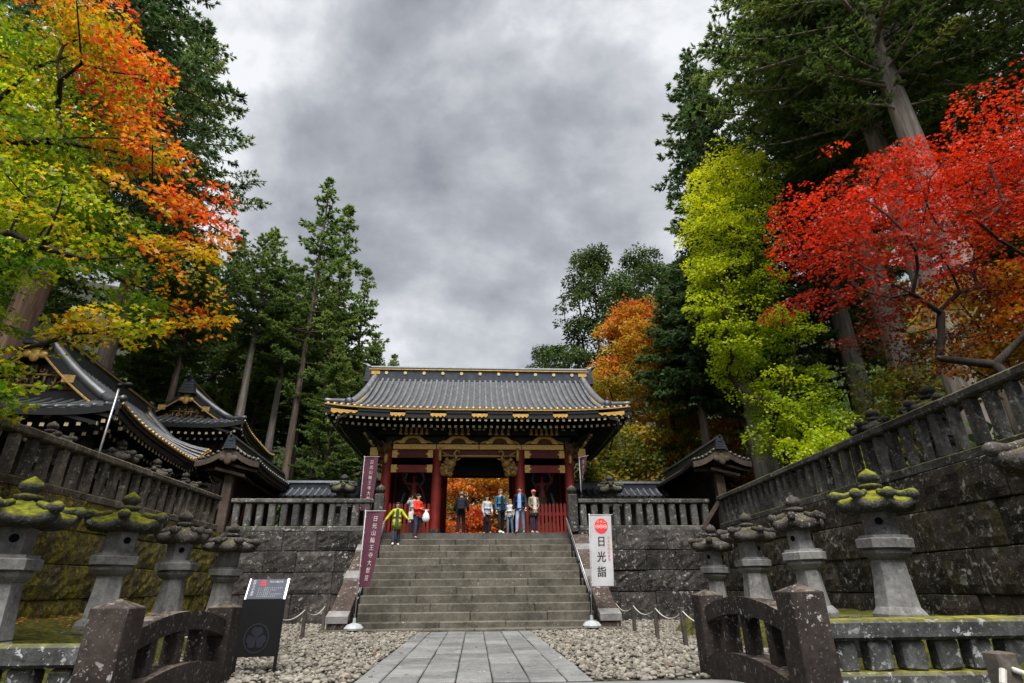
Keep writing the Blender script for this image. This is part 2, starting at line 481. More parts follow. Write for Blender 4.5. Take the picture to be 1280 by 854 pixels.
def m_roof(name, c):
    t = NT(name)
    n = t.noise(t.pos((1.5, 1.5, .8)), 2.5, 6, .65)
    t.set('Base Color', t.ramp(n, [(.3, tuple(k * .6 for k in c)), (.52, c), (.75, tuple(min(1, k * 1.75) for k in c))]))
    t.set('Metallic', .25); t.set('Roughness', .42); t.set('Specular IOR Level', .5)
    t.bump(t.noise(t.pos(1), 18, 3), .15, .01)
    return t.mat
M['roof'] = m_roof('grey_blue_copper_tile', (.060, .064, .072))
M['roof_rib'] = m_roof('worn_copper_tile_roll', (.115, .12, .13))
M['roof_dark'] = m_roof('dark_copper_ridge', (.028, .034, .045))
M['roof_old'] = m_roof('weathered_roof_tile', (.075, .07, .066))
def m_gold(name, c, rough=.34):
    t = NT(name)
    n = t.noise(t.pos(1), 14, 4, .6)
    t.set('Base Color', t.ramp(n, [(.3, tuple(k * .55 for k in c)), (.6, c)]))
    t.set('Metallic', .3); t.set('Roughness', rough)
    t.bump(t.noise(t.pos(1), 30, 3), .5, .015)
    return t.mat
M['gold'] = m_gold('gilt_fitting', (.60, .37, .085))
M['gold_dull'] = m_gold('dull_gilt_fitting', (.42, .26, .075), .45)
M['gold_old'] = m_gold('tarnished_gilt', (.30, .19, .06), .5)
M['gold_pale'] = m_gold('pale_gilt_tip', (.55, .45, .25), .5)
M['black'] = m_plain('black_lacquer', (.006, .006, .007), .5, var=.3, spec=.35)
M['red'] = m_plain('vermilion_lacquer', (.19, .018, .012), .5, var=.25, scale=3, spec=.3)
M['red_dark'] = m_plain('dark_red_lacquer', (.115, .011, .009), .5, var=.25, scale=3, spec=.3)
M['carving'] = m_stone('painted_carving', (.10, .03, .015), (.30, .15, .05), (.12, .16, .12), 9, streak=0, bump=.8, bdist=.03, tint=0)
M['carving_red'] = m_plain('red_carved_wood', (.22, .05, .03), .6, var=.4, scale=14, bump=.6)
M['wood'] = m_stone('weathered_timber', (.07, .05, .036), (.14, .103, .078), (.2, .155, .122), 2.0, streak=.4, bump=.4, bdist=.01, tint=.2)
M['wood_dark'] = m_stone('dark_timber', (.02, .014, .011), (.04, .028, .022), (.065, .047, .037), 2.0, streak=.4, bump=.4, bdist=.01, tint=.1)
M['post_wood'] = m_stone('grey_post_timber', (.09, .075, .062), (.165, .14, .118), (.25, .22, .19), 3.5, streak=.5, bump=.4, bdist=.008, tint=.15)
M['rope'] = m_plain('white_rope', (.40, .39, .35), .85, scale=30)
M['steel'] = m_plain('brushed_steel', (.32, .325, .33), .4, .7, var=.1)
M['white_metal'] = m_plain('white_painted_metal', (.36, .365, .37), .5, var=.08)
M['black_metal'] = m_plain('black_painted_metal', (.004, .004, .0045), .6, var=.2, spec=.2)
M['plastic'] = m_plain('pale_plastic', (.30, .32, .33), .6, var=.2)
M['purple'] = m_plain('plum_cloth', (.075, .018, .036), .85, var=.22, scale=3)
M['white_cloth'] = m_plain('white_cloth', (.42, .425, .44), .85, var=.08, scale=3)
M['ink'] = m_plain('plum_black_ink', (.030, .012, .020), .8)
M['print_white'] = m_plain('white_print', (.46, .43, .42), .8)
M['print_red'] = m_plain('red_print', (.62, .03, .045), .8)
M['print_orange'] = m_plain('orange_print', (.58, .22, .10), .8)
M['print_pale'] = m_plain('pale_pink_print', (.75, .5, .42), .8)
M['board_face'] = m_plain('printed_board_face', (.075, .082, .105), .85, var=.15, spec=.08)
M['crest'] = m_plain('dark_blue_crest', (.009, .010, .018), .5)

def m_bark(name, c0, c1, c2, sx=7.0):
    t = NT(name)
    v = t.pos((sx, sx, sx * .07), obj=False)
    n = t.noise(v, 1.0, 7, .68, .4)
    col = t.ramp(n, [(.32, c0), (.5, c1), (.68, c2)])
    n2 = t.noise(t.pos(1), .6, 4)
    col = t.mix(t.math('MULTIPLY', t.step(n2, .4, .7), .5), col, tuple(k * .6 for k in c1))
    t.set('Base Color', col); t.set('Roughness', .9); t.set('Specular IOR Level', .2)
    t.bump(n, 1.0, .06)
    return t.mat
M['bark'] = m_bark('cedar_bark', (.05, .036, .028), (.15, .115, .092), (.27, .222, .185))
M['bark_red'] = m_bark('reddish_cedar_bark', (.06, .034, .025), (.16, .095, .07), (.26, .17, .13))
M['bark_dark'] = m_bark('dark_bark', (.016, .012, .010), (.036, .028, .023), (.07, .057, .048))
M['bark_pale'] = m_bark('pale_cedar_bark', (.12, .10, .085), (.29, .255, .225), (.44, .40, .365))

M['cedar'] = m_leaf('cedar_needles', [(0, (0.039, 0.071, 0.016)), (.35, (0.086, 0.148, 0.034)), (.65, (0.147, 0.213, 0.044)), (1, (0.251, 0.270, 0.058))], .35)
M['cedar_dark'] = m_leaf('dark_cedar_needles', [(0, (0.032, 0.066, 0.025)), (.4, (0.066, 0.125, 0.043)), (.7, (0.111, 0.183, 0.054)), (1, (0.186, 0.229, 0.064))], .3)
M['fir'] = m_leaf('fir_needles', [(0, (0.059, 0.105, 0.027)), (.4, (0.125, 0.204, 0.048)), (.7, (0.190, 0.277, 0.059)), (1, (0.278, 0.321, 0.064))], .35)
M['pine'] = m_leaf('pine_needles', [(0, (0.025, 0.048, 0.013)), (.4, (0.051, 0.088, 0.021)), (.7, (0.083, 0.125, 0.026)), (1, (0.139, 0.170, 0.033))], .3)
M['maple_mixed'] = m_leaf('turning_maple_leaves', [(0, (.06, .14, .006)), (.2, (.14, .24, .008)), (.36, (.30, .34, .008)), (.5, (.58, .36, .010)), (.66, (.66, .17, .010)), (.82, (.64, .05, .010)), (1, (.50, .014, .016))], .5, patch=.55, pscale=.8)
M['maple_red'] = m_leaf('red_maple_leaves', [(0, (.06, .03, .008)), (.2, (.14, .022, .010)), (.45, (.36, .020, .006)), (.70, (.60, .030, .006)), (.92, (.64, .042, .007)), (1, (.64, .17, .012))], .5, patch=.4, pscale=.75)
M['maple_orange'] = m_leaf('orange_maple_leaves', [(0, (0.152, 0.200, 0.014)), (.25, (0.399, 0.294, 0.018)), (.5, (0.570, 0.231, 0.015)), (.75, (0.551, 0.105, 0.014)), (1, (0.456, 0.047, 0.020))], .5, patch=.5, pscale=.7)
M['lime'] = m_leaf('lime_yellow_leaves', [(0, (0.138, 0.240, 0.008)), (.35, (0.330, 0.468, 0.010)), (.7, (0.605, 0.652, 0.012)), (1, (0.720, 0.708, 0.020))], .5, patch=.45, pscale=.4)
M['autumn_mix'] = m_leaf('mixed_autumn_leaves', [(0, (0.046, 0.103, 0.016)), (.3, (0.149, 0.196, 0.023)), (.5, (0.345, 0.253, 0.034)), (.72, (0.483, 0.196, 0.034)), (1, (0.414, 0.057, 0.040))], .45, patch=.8, pscale=.35)
M['shrub'] = m_leaf('undergrowth_leaves', [(0, (.04, .075, .02)), (.5, (.085, .145, .036)), (.8, (.125, .18, .04)), (1, (.2, .2, .04))], .4, patch=.6, pscale=.25)
M['litter'] = m_leaf('fallen_leaves', [(0, (.22, .06, .02)), (.5, (.36, .13, .03)), (1, (.42, .26, .05))], .2)
# ------------------------------------------------------------------ terrain and court
TZ = 3.09          # level of the terrace and the gate platform
def hill(x, y):
    h = 0.0
    ax = abs(x)
    if ax > 20: h += (ax - 20) * .32
    if y > 33: h += (y - 33) * (.10 + .012 * min(ax, 25))
    h += .35 * math.sin(x * .31 + 1.3) * math.sin(y * .23) * min(1, max(0, (ax - 12) / 6 + max(0, y - 32) / 6))
    return TZ - .03 + max(h, 0)

g = MB(); S_ = 700
g.add([(-S_, -S_, -.06), (S_, -S_, -.06), (S_, S_, -.06), (-S_, S_, -.06)], [(0, 1, 2, 3)])
tag(g.build('ground', M['earth']), kind='structure')
g = MB()
g.add([(-9.6, 8.3, -.02), (9.6, 8.3, -.02), (9.6, 22.6, -.02), (-9.6, 22.6, -.02)], [(0, 1, 2, 3)])
tag(g.build('court_ground', M['court']), kind='structure')

xs = sorted(set(list(np.linspace(-150, -30, 13)) + list(np.linspace(-30, -9.7, 12)) + [-9.7, 9.5] + list(np.linspace(9.5, 30, 12)) + list(np.linspace(30, 150, 13)) + list(np.linspace(-9.7, 9.5, 7))))
ys = sorted(set(list(np.linspace(-30, 23.0, 14)) + list(np.linspace(23, 60, 20)) + list(np.linspace(60, 240, 16))))
vs = []; fs = []; vi = {}
for i, x in enumerate(xs):
    for j, y in enumerate(ys):
        vi[i, j] = len(vs); vs.append((x, y, hill(x, y)))
for i in range(len(xs) - 1):
    for j in range(len(ys) - 1):
        xm, ym = (xs[i] + xs[i + 1]) / 2, (ys[j] + ys[j + 1]) / 2
        if -9.7 < xm < 9.5 and ym < 23.0: continue
        fs.append((vi[i, j], vi[i + 1, j], vi[i + 1, j + 1], vi[i, j + 1]))
g = MB(); g.add(vs, fs)
tag(g.build('hillside', M['earth'], smooth=True), kind='structure')

g = MB(); g.box(-9.3, 9.3, 22.9, 33.0, 2.6, TZ)
tag(g.build('gate_terrace', M['terrace']), kind='structure')

# ------------------------------------------------------------------ retaining walls, stone by stone
COURSES = [(-.1, .97), (.97, 1.70), (1.70, 2.43), (2.43, 3.13)]
def wall(label, mat, P0, P1, inward, seed, lens=(1.1, 2.3), depth=.5):
    """P0->P1 is the visible face line; inward = unit vector into the bank"""
    rng = random.Random(seed)
    P0 = Vector((*P0, 0)); P1 = Vector((*P1, 0)); d = P1 - P0; L = d.length; d.normalize()
    n = Vector((*inward, 0))
    w = thing('retaining_wall', label, 'wall', P0)
    ang = math.atan2(d.y, d.x)
    side = 1 if Vector((-d.y, d.x, 0)).dot(n) > 0 else -1
    m3 = Matrix.Translation(P0) @ Matrix.Rotation(ang, 4, 'Z')
    c = MB()
    if side > 0: c.box(0, L, .07, depth + .35, -.1, 3.10)
    else: c.box(0, L, -depth - .35, -.07, -.1, 3.10)
    c.xf(m3); c.build('core', M['joint'], w, world=True)
    for z0, z1 in COURSES:
        x = -rng.uniform(0, 1.0)
        while x < L:
            l = rng.uniform(*lens)
            a, b = max(x, 0), min(x + l, L)
            if L - b < .45: b = L; l = L - x + .1
            if b - a > .12:
                s = MB(); o_ = rng.uniform(-.03, .02)
                ya, yb = (o_, depth) if side > 0 else (-depth, -o_)
                s.cbox(a + .004, b - .004, ya, yb, z0 + .004, z1 - .004, .018, .010, rng=rng)
                nx, nz = max(3, int((b - a) / .17)), 5
                vs_, fs_ = [], []
                for iz in range(nz + 1):
                    for ix in range(nx + 1):
                        u, v = ix / nx, iz / nz
                        ed = min(1, 6 * min(u * (b - a), (1 - u) * (b - a), v * (z1 - z0), (1 - v) * (z1 - z0)))
                        pr = .004 + ed * (.016 + rng.uniform(-.02, .03))
                        vs_.append((a + .026 + u * (b - a - .052), (ya - pr) if side > 0 else (yb + pr), z0 + .026 + v * (z1 - z0 - .052)))
                for iz in range(nz):
                    for ix in range(nx):
                        q_ = (iz * (nx + 1) + ix, iz * (nx + 1) + ix + 1, (iz + 1) * (nx + 1) + ix + 1, (iz + 1) * (nx + 1) + ix)
                        fs_.append(q_ if side > 0 else q_[::-1])
                s.add(vs_, fs_)
                s.xf(m3); s.build('stone', mat, w, world=True)
            x += l
    return w

RW0, RW1 = (8.1, 1.5), (9.36, 22.42)      # right wall is slightly skewed
wall('dark lichen speckled stone retaining wall along the right of the court', M['wall_right'], RW0, RW1, (1, 0), 11)
wall('olive moss covered stone retaining wall along the left of the court', M['wall_left'], (-9.4, 1.5), (-9.4, 22.42), (-1, 0), 12, (.9, 1.9))
wall('dark stone retaining wall left of the stairs', M['wall_front'], (-9.85, 22.42), (-3.66, 22.42), (0, 1), 13, (1.0, 2.1))
wall('dark stone retaining wall right of the stairs', M['wall_front'], (3.7, 22.42), (9.85, 22.42), (0, 1), 14, (1.0, 2.1))

# ------------------------------------------------------------------ balustrades
def baluster_mesh(w, t, h, seed):
    rng = random.Random(seed)
    s = MB(); s.cbox(-w / 2, w / 2, -t / 2, t / 2, 0, h, .035, .012, rng=rng)
    return s.mesh('baluster', [])
BAL = [baluster_mesh(.25, .2, .86, k) for k in range(5)]
def balustrade(label, mat, P0, P1, seed, pitch=.415, z=3.12, top=4.33, group=None, name='stone_balustrade', bw=1.0):
    rng = random.Random(seed)
    P0 = Vector((*P0, 0)); P1 = Vector((*P1, 0)); d = P1 - P0; L = d.length; d.normalize()
    ang = math.atan2(d.y, d.x)
    t = thing(name, label, 'balustrade', (P0.x, P0.y, z), ang, group)
    H = top - z
    hb, hr = .19, .17
    n = max(1, round(L / 2.6))
    for k in range(n):
        a, b = L * k / n, L * (k + 1) / n
        s = MB(); s.cbox(a + .004, b - .004, -.17, .17, 0, hb, .025, .006, rng=rng); s.build('base_stone', mat, t)
        s = MB(); s.cbox(a + .004, b - .004, -.15, .15, H - hr, H, .03, .008, rng=rng); s.build('rail_stone', mat, t)
    m = int(L / pitch)
    hh = H - hr - hb
    for k in range(m):
        x = (k + .5) * L / m
        link('baluster', BAL[rng.randrange(5)], t, mat, (x + rng.uniform(-.012, .012), 0, hb - .004),
             (rng.uniform(-.01, .01), rng.uniform(-.012, .012), rng.uniform(-.05, .05) + (math.pi if rng.random() < .5 else 0)), (bw * rng.uniform(.92, 1.05), 1 if bw == 1 else .85, (hh + .008) / .86))
    return t
balustrade('weathered stone balustrade crowning the right side wall under the red maple', M['rail_dark'], (8.3, 2.0), (9.5, 21.95), 21, .45, bw=.8)
balustrade('brown weathered stone balustrade crowning the left side wall under the turning maple', M['rail_left'], (-9.55, 2.0), (-9.55, 21.95), 22, .5, bw=.76)
balustrade('grey stone balustrade on the front wall left of the stairs', M['rail'], (-9.3, 22.6), (-3.95, 22.6), 23)
balustrade('grey stone balustrade on the front wall right of the stairs', M['rail'], (3.98, 22.6), (9.3, 22.6), 24)
def gate_post(x, y, label, h=1.42, w=.36):
    t = thing('stone_post', label, 'post', (x, y, TZ - .02), group='stone posts at the head of the stairs')
    s = MB(); s.cbox(-w / 2, w / 2, -w / 2, w / 2, 0, h, .03, .006); s.build('shaft', M['lantern_dark'], t)
    s = MB(); s.lathe([(w * .40, h), (w * .36, h + .05), (w * .50, h + .09), (w * .55, h + .17), (w * .46, h + .25), (w * .26, h + .31), (w * .08, h + .36), (.01, h + .38)], 14)
    s.build('cap', M['lantern_dark'], t, smooth=True)
gate_post(-3.72, 22.5, 'dark stone post with rounded cap at the left head of the stairs')
gate_post(3.76, 22.5, 'dark stone post with rounded cap at the right head of the stairs')

# low balustrades on the near bank
def low_balustrade(label, x0, x1, y, top, seed, mat):
    rng = random.Random(seed)
    t = thing('low_balustrade', label, 'balustrade', ((x0 + x1) / 2, y, 0))
    ox = (x0 + x1) / 2
    n = max(1, round((x1 - x0) / 2.4))
    for k in range(n):
        a, b = x0 + (x1 - x0) * k / n - ox, x0 + (x1 - x0) * (k + 1) / n - ox
        s = MB(); s.cbox(a, b - .006, -.16, .16, top - .2, top, .03, .01, rng=rng); s.build('rail_stone', mat, t)
        s = MB(); s.cbox(a, b - .006, -.18, .18, top - .78, top - .49, .03, .01, rng=rng); s.build('base_stone', mat, t)
        s = MB(); s.cbox(a, b - .006, -.24, .24, top - 1.3, top - .785, .03, .012, rng=rng); s.build('footing_stone', mat, t)
    m = int((x1 - x0) / .36)
    for k in range(m):
        x = x0 + (k + .5) * (x1 - x0) / m - ox
        s = MB(); s.cbox(x - .12, x + .12, -.1, .1, top - .494, top - .196, .03, .012, rng=rng); s.build('baluster', mat, t)
low_balustrade('low mossy stone balustrade beside the right bridge post', 3.64, 8.1, 6.42, .82, 31, M['low_rail'])
low_balustrade('low lichen covered stone balustrade beside the left bridge post', -9.3, -3.70, 6.42, .68, 32, M['low_rail'])

# ------------------------------------------------------------------ bridge: deck and two arched railings
def arc(y, y0, y1, ze, rise):
    t = (y - y0) / (y1 - y0)
    return ze + rise * 4 * t * (1 - t)
d = MB(); N = 10
top = []; bot = []
for i in range(N + 1):
    y = 5.6 + (8.55 - 5.6) * i / N
    top.append((y, arc(y, 5.6, 8.55, -.01, .10))); bot.append((y, -.35))
d.prism(top + bot[::-1], 0, -3.3, 3.3)
tag(d.build('bridge_deck', M['slab']), kind='structure')
g = MB(); g.box(-3.4, 3.4, -4, 5.6, -.3, -.012)
tag(g.build('near_path', M['slab']), kind='structure')

def bridge_rail(sgn, label, zn, zf, xi):
    t = thing('bridge_railing', label, 'railing', (sgn * (xi + .2), 7.5, 0), group='arched stone railings of the bridge')
    def W(m, name, mat=M['bridge'], smooth=False): return m.build(name, mat, t, world=True, smooth=smooth)
    def X(a, b): return (sgn * a, sgn * b) if sgn > 0 else (sgn * b, sgn * a)
    w = .36
    for (yc, zt, ww) in ((6.35, zn, .36), (8.95, zf, .35)):
        s = MB(); x0, x1 = X(xi, xi + ww)
        s.cbox(x0, x1, yc - ww / 2, yc + ww / 2, -.3, zt, .012, .004)
        xm = (x0 + x1) / 2
        a = zt - .004
        s.add([(x0 + .008, yc - ww / 2 + .008, a), (x1 - .008, yc - ww / 2 + .008, a), (x1 - .008, yc + ww / 2 - .008, a), (x0 + .008, yc + ww / 2 - .008, a), (xm, yc, zt + .075)],
              [(0, 1, 4), (1, 2, 4), (2, 3, 4), (3, 0, 4)])
        W(s, 'post')
    ya, yb = 6.53, 8.78
    x0, x1 = X(xi + .06, xi + .29)
    def arched(name, ze, rise, h, x0, x1, n=14):
        up = []; lo = []
        for i in range(n + 1):
            y = ya + (yb - ya) * i / n
            z = arc(y, ya, yb, ze, rise)
            up.append((y, z)); lo.append((y, z - h))
        s = MB(); s.prism(lo + up[::-1], 0, x0, x1); W(s, name)
    zt = min(zn, zf)
    arched('handrail', zt - .16, .15, .20, x0, x1)
    xa, xb = X(xi + .0, xi + .35)
    arched('kerb_beam', .24, .13, .55, xa, xb)
    for f in (.22, .5, .77):
        y = ya + (yb - ya) * f
        s = MB(); q0, q1 = X(xi + .1, xi + .28)
        s.cbox(q0, q1, y - .075, y + .075, arc(y, ya, yb, .22, .13), arc(y, ya, yb, zt - .16, .15) - .17, .012, .004)
        W(s, 'baluster')
bridge_rail(1, 'arched dark reddish stone bridge railing with two posts on the right', 1.09, 1.03, 3.27)
bridge_rail(-1, 'arched dark reddish stone bridge railing with two posts on the left', 1.00, .93, 3.33)

# ------------------------------------------------------------------ paved path, slab by slab
path = MB(); path.box(-1.6, 1.62, 8.5, 17.75, -.2, -.006)
pth = tag(path.build('path', M['joint']), kind='structure')
prng = random.Random(5)
edges = [-1.58, -1.229] + [-1.229 + .4958 * k for k in range(1, 5)] + [1.25, 1.61]
SLABS = []
for c in range(7):
    x0, x1 = edges[c], edges[c + 1]
    y = 8.25 - prng.uniform(0, .6) if c not in (0, 6) else 8.25
    while y < 17.72:
        l = prng.uniform(.55, 1.05) if c not in (0, 6) else prng.uniform(1.2, 2.2)
        a, b = max(y, 8.56), min(y + l, 17.74)
        if 17.74 - b < .3: b = 17.74; l = 9
        if b - a > .1:
            s = MB(); dz = prng.uniform(-.006, .008)
            s.cbox(x0 + .008, x1 - .008, a + .007, b - .007, -.15, .018 + dz, .012, .004, rng=prng)
            s.build('paving_slab', M['slab'], pth)
        y += l

# ------------------------------------------------------------------ stairs
NS = 13; RISE = 3.0884 / NS; TREAD = (22.968 - 18.386) / 12
st = thing('stone_stairs', 'wide flight of thirteen worn stone steps up to the gate', 'stairs', (0.04, 18.2, 0))
srng = random.Random(9)
for i in range(NS):
    y0 = 18.386 + i * TREAD; z0 = i * RISE; z1 = z0 + RISE
    cuts = [-3.6]
    n = srng.choice((3, 3, 4))
    cuts += sorted(-3.6 + 7.26 * (k + 1 + srng.uniform(-.28, .28)) / n for k in range(n - 1)) + [3.67]
    for a, b in zip(cuts, cuts[1:]):
        s = MB(); q = srng.uniform(-.016, .014)
        s.cbox(a + .004, b - .004, y0 + q, y0 + TREAD + .25, z0 - (.1 if i else 0) + .002, z1 + srng.uniform(-.007, .006), .026, .006, rng=srng)
        s.build('step_stone', M['step'], st, world=True)
s = MB(); s.box(-3.6, 3.67, 19.2, 22.9, -.1, .2)
s.build('core', M['joint'], st, world=True)
for k in range(6):
    a = -4.35 + k * 8.75 / 6
    s = MB(); s.cbox(a, a + 8.75 / 6 - .008, 17.78, 18.60, -.1, .075 + srng.uniform(-.006, .006), .012, .004, rng=srng)
    s.build('plinth_stone', M['step'], st, world=True)

def string(sgn, x0, x1, label):
    t = thing('stair_string', label, 'stair kerb', ((x0 + x1) / 2, 18.1, 0), group='sloping kerbs of the stairs')
    sl = RISE / TREAD
    zf = lambda y: .40 + sl * (y - 18.22)
    s = MB(); s.prism([(18.08, .05), (18.08, .34), (18.3, zf(18.3)), (22.38, zf(22.38)), (22.38, .05)], 0, x0, x1)
    s.build('kerb', M['string'], t, world=True)
    for y, l in ((18.03, .34), (19.86, .36), (21.35, .34)):
        s = MB()
        za, zb = max(zf(y), .30), zf(y + l)
        s.prism([(y, za - .12), (y, za + .05), (y + l, zb + .05), (y + l, zb - .12)] if y > 18.5 else [(y, .24), (y, .42), (y + l, zb + .06), (y + l, zb - .12)], 0, x0 - .03, x1 + .03)
        s.build('cap_stone', M['step_pale'], t, world=True)
string(-1, -4.2, -3.64, 'speckled brown sloping stone kerb on the left of the stairs')
string(1, 3.71, 4.29, 'speckled brown sloping stone kerb on the right of the stairs')

def handrail(x, label):
    t = thing('handrail', label, 'handrail', (x, 18.5, .2), group='metal handrails of the stairs')
    sl = RISE / TREAD
    for k, dz in ((0, .78), (1, .62)):
        s = MB(); p = [(x, 18.35, .24 + dz), (x, 22.5, .24 + dz + sl * 4.15)]
        if k == 0: p.append((x, 22.9, p[-1][2]))
        s.tube(p, .022, 8); s.build('rail', M['steel'], t, world=True, smooth=True)
    for y in (18.45, 20.0, 21.5):
        zb = .24 + sl * (y - 18.386)
        s = MB(); s.tube([(x, y, zb - .25), (x, y, zb + .78)], .026, 8); s.build('post', M['black_metal'], t, world=True, smooth=True)
handrail(-3.44, 'metal handrail with black posts on the left of the stairs')
handrail(3.50, 'metal handrail with black posts on the right of the stairs')

# ------------------------------------------------------------------ gravel beds
def gravel(label, x0, x1, y0, y1, per, seed):
    r = np.random.default_rng(seed)
    bm = bmesh.new(); bmesh.ops.create_icosphere(bm, subdivisions=2, radius=1); v2 = np.array([v.co[:] for v in bm.verts]); f2 = np.array([[v.index for v in f.verts] for f in bm.faces]); bm.free()
    bm = bmesh.new(); bmesh.ops.create_icosphere(bm, subdivisions=1, radius=1); v1 = np.array([v.co[:] for v in bm.verts]); f1 = np.array([[v.index for v in f.verts] for f in bm.faces]); bm.free()
    n = int((x1 - x0) * (y1 - y0) * per)
    P = np.stack([r.uniform(x0, x1, n), r.uniform(y0, y1, n), r.uniform(-.02, .03, n)], 1)
    near = P[:, 1] < 9.2
    V = []; Fc = []; T = []; base = 0
    for sel, bv, bf in ((near, v2, f2), (~near, v1, f1)):
        idx = np.where(sel)[0]
        k = len(idx)
        size = r.gamma(3.0, .0082, k) + .013
        ax = size[:, None] * np.stack([r.uniform(.8, 1.35, k), r.uniform(.7, 1.1, k), r.uniform(.45, .8, k)], 1)
        th = r.uniform(0, 2 * np.pi, k); ph = r.normal(0, .3, k)
        jit = 1 + r.normal(0, .11, (k, len(bv)))
        lv = bv[None] * jit[..., None] * ax[:, None, :]
        c, s_ = np.cos(ph)[:, None], np.sin(ph)[:, None]
        y2 = lv[..., 1] * c - lv[..., 2] * s_; z2 = lv[..., 1] * s_ + lv[..., 2] * c
        c, s_ = np.cos(th)[:, None], np.sin(th)[:, None]
        out = np.stack([lv[..., 0] * c - y2 * s_, lv[..., 0] * s_ + y2 * c, z2], -1) + P[idx][:, None, :]
        V.append(out.reshape(-1, 3))
        Fc.append((bf[None] + (np.arange(k) * len(bv))[:, None, None] + base).reshape(-1))
        T.append(np.repeat(np.clip(r.beta(1.7, 1.7, k), 0, 1), len(bf)))
        base += k * len(bv)
    me = bulk_mesh('gravel', np.concatenate(V), 3, np.concatenate(Fc), M['pebble'], np.concatenate(T), smooth=True)
    o = link('gravel', me)
    tag(o, label, 'gravel', kind='stuff')
gravel('pale river pebbles left of the paved path', -6.6, -1.60, 8.7, 18.0, 190, 41)
gravel('pale river pebbles right of the paved path', 1.63, 6.6, 8.7, 18.0, 190, 42)
gravel('pale river pebbles at the foot of the wall left of the stairs', -7.5, -4.3, 18.0, 22.35, 120, 43)
gravel('pale river pebbles at the foot of the wall right of the stairs', 4.35, 7.5, 18.0, 22.35, 120, 44)

gravel('stray pebbles on the left edge of the paved path', -1.66, -1.36, 8.7, 17.6, 7, 45)
gravel('stray pebbles on the right edge of the paved path', 1.38, 1.7, 8.7, 17.6, 7, 46)
# mossy banks that carry the lantern rows
def bank(sgn, label):
    r = random.Random(50 + sgn)
    xs_ = [5.35, 5.6, 5.9, 6.5, 7.2, 8.0, 9.0, 9.6]; zs_ = [-.05, .3, .5, .6, .62, .62, .6, .6]
    ys_ = [5.9 + .45 * k for k in range(27)]
    vs = []; fs = []
    for j, y in enumerate(ys_):
        fade = min(1, max(0, (17.4 - y) / .8))
        for i, x in enumerate(xs_):
            vs.append((sgn * (x + r.uniform(-.06, .06)), y, (zs_[i] + r.uniform(-.04, .05)) * fade - .05 * (1 - fade)))
    n = len(xs_)
    for j in range(len(ys_) - 1):
        for i in range(n - 1):
            q = (j * n + i, j * n + i + 1, (j + 1) * n + i + 1, (j + 1) * n + i)
            fs.append(q if sgn > 0 else q[::-1])
    g = MB(); g.add(vs, fs)
    tag(g.build('bank', M['bank'], smooth=True), kind='structure')
bank(1, ''); bank(-1, '')
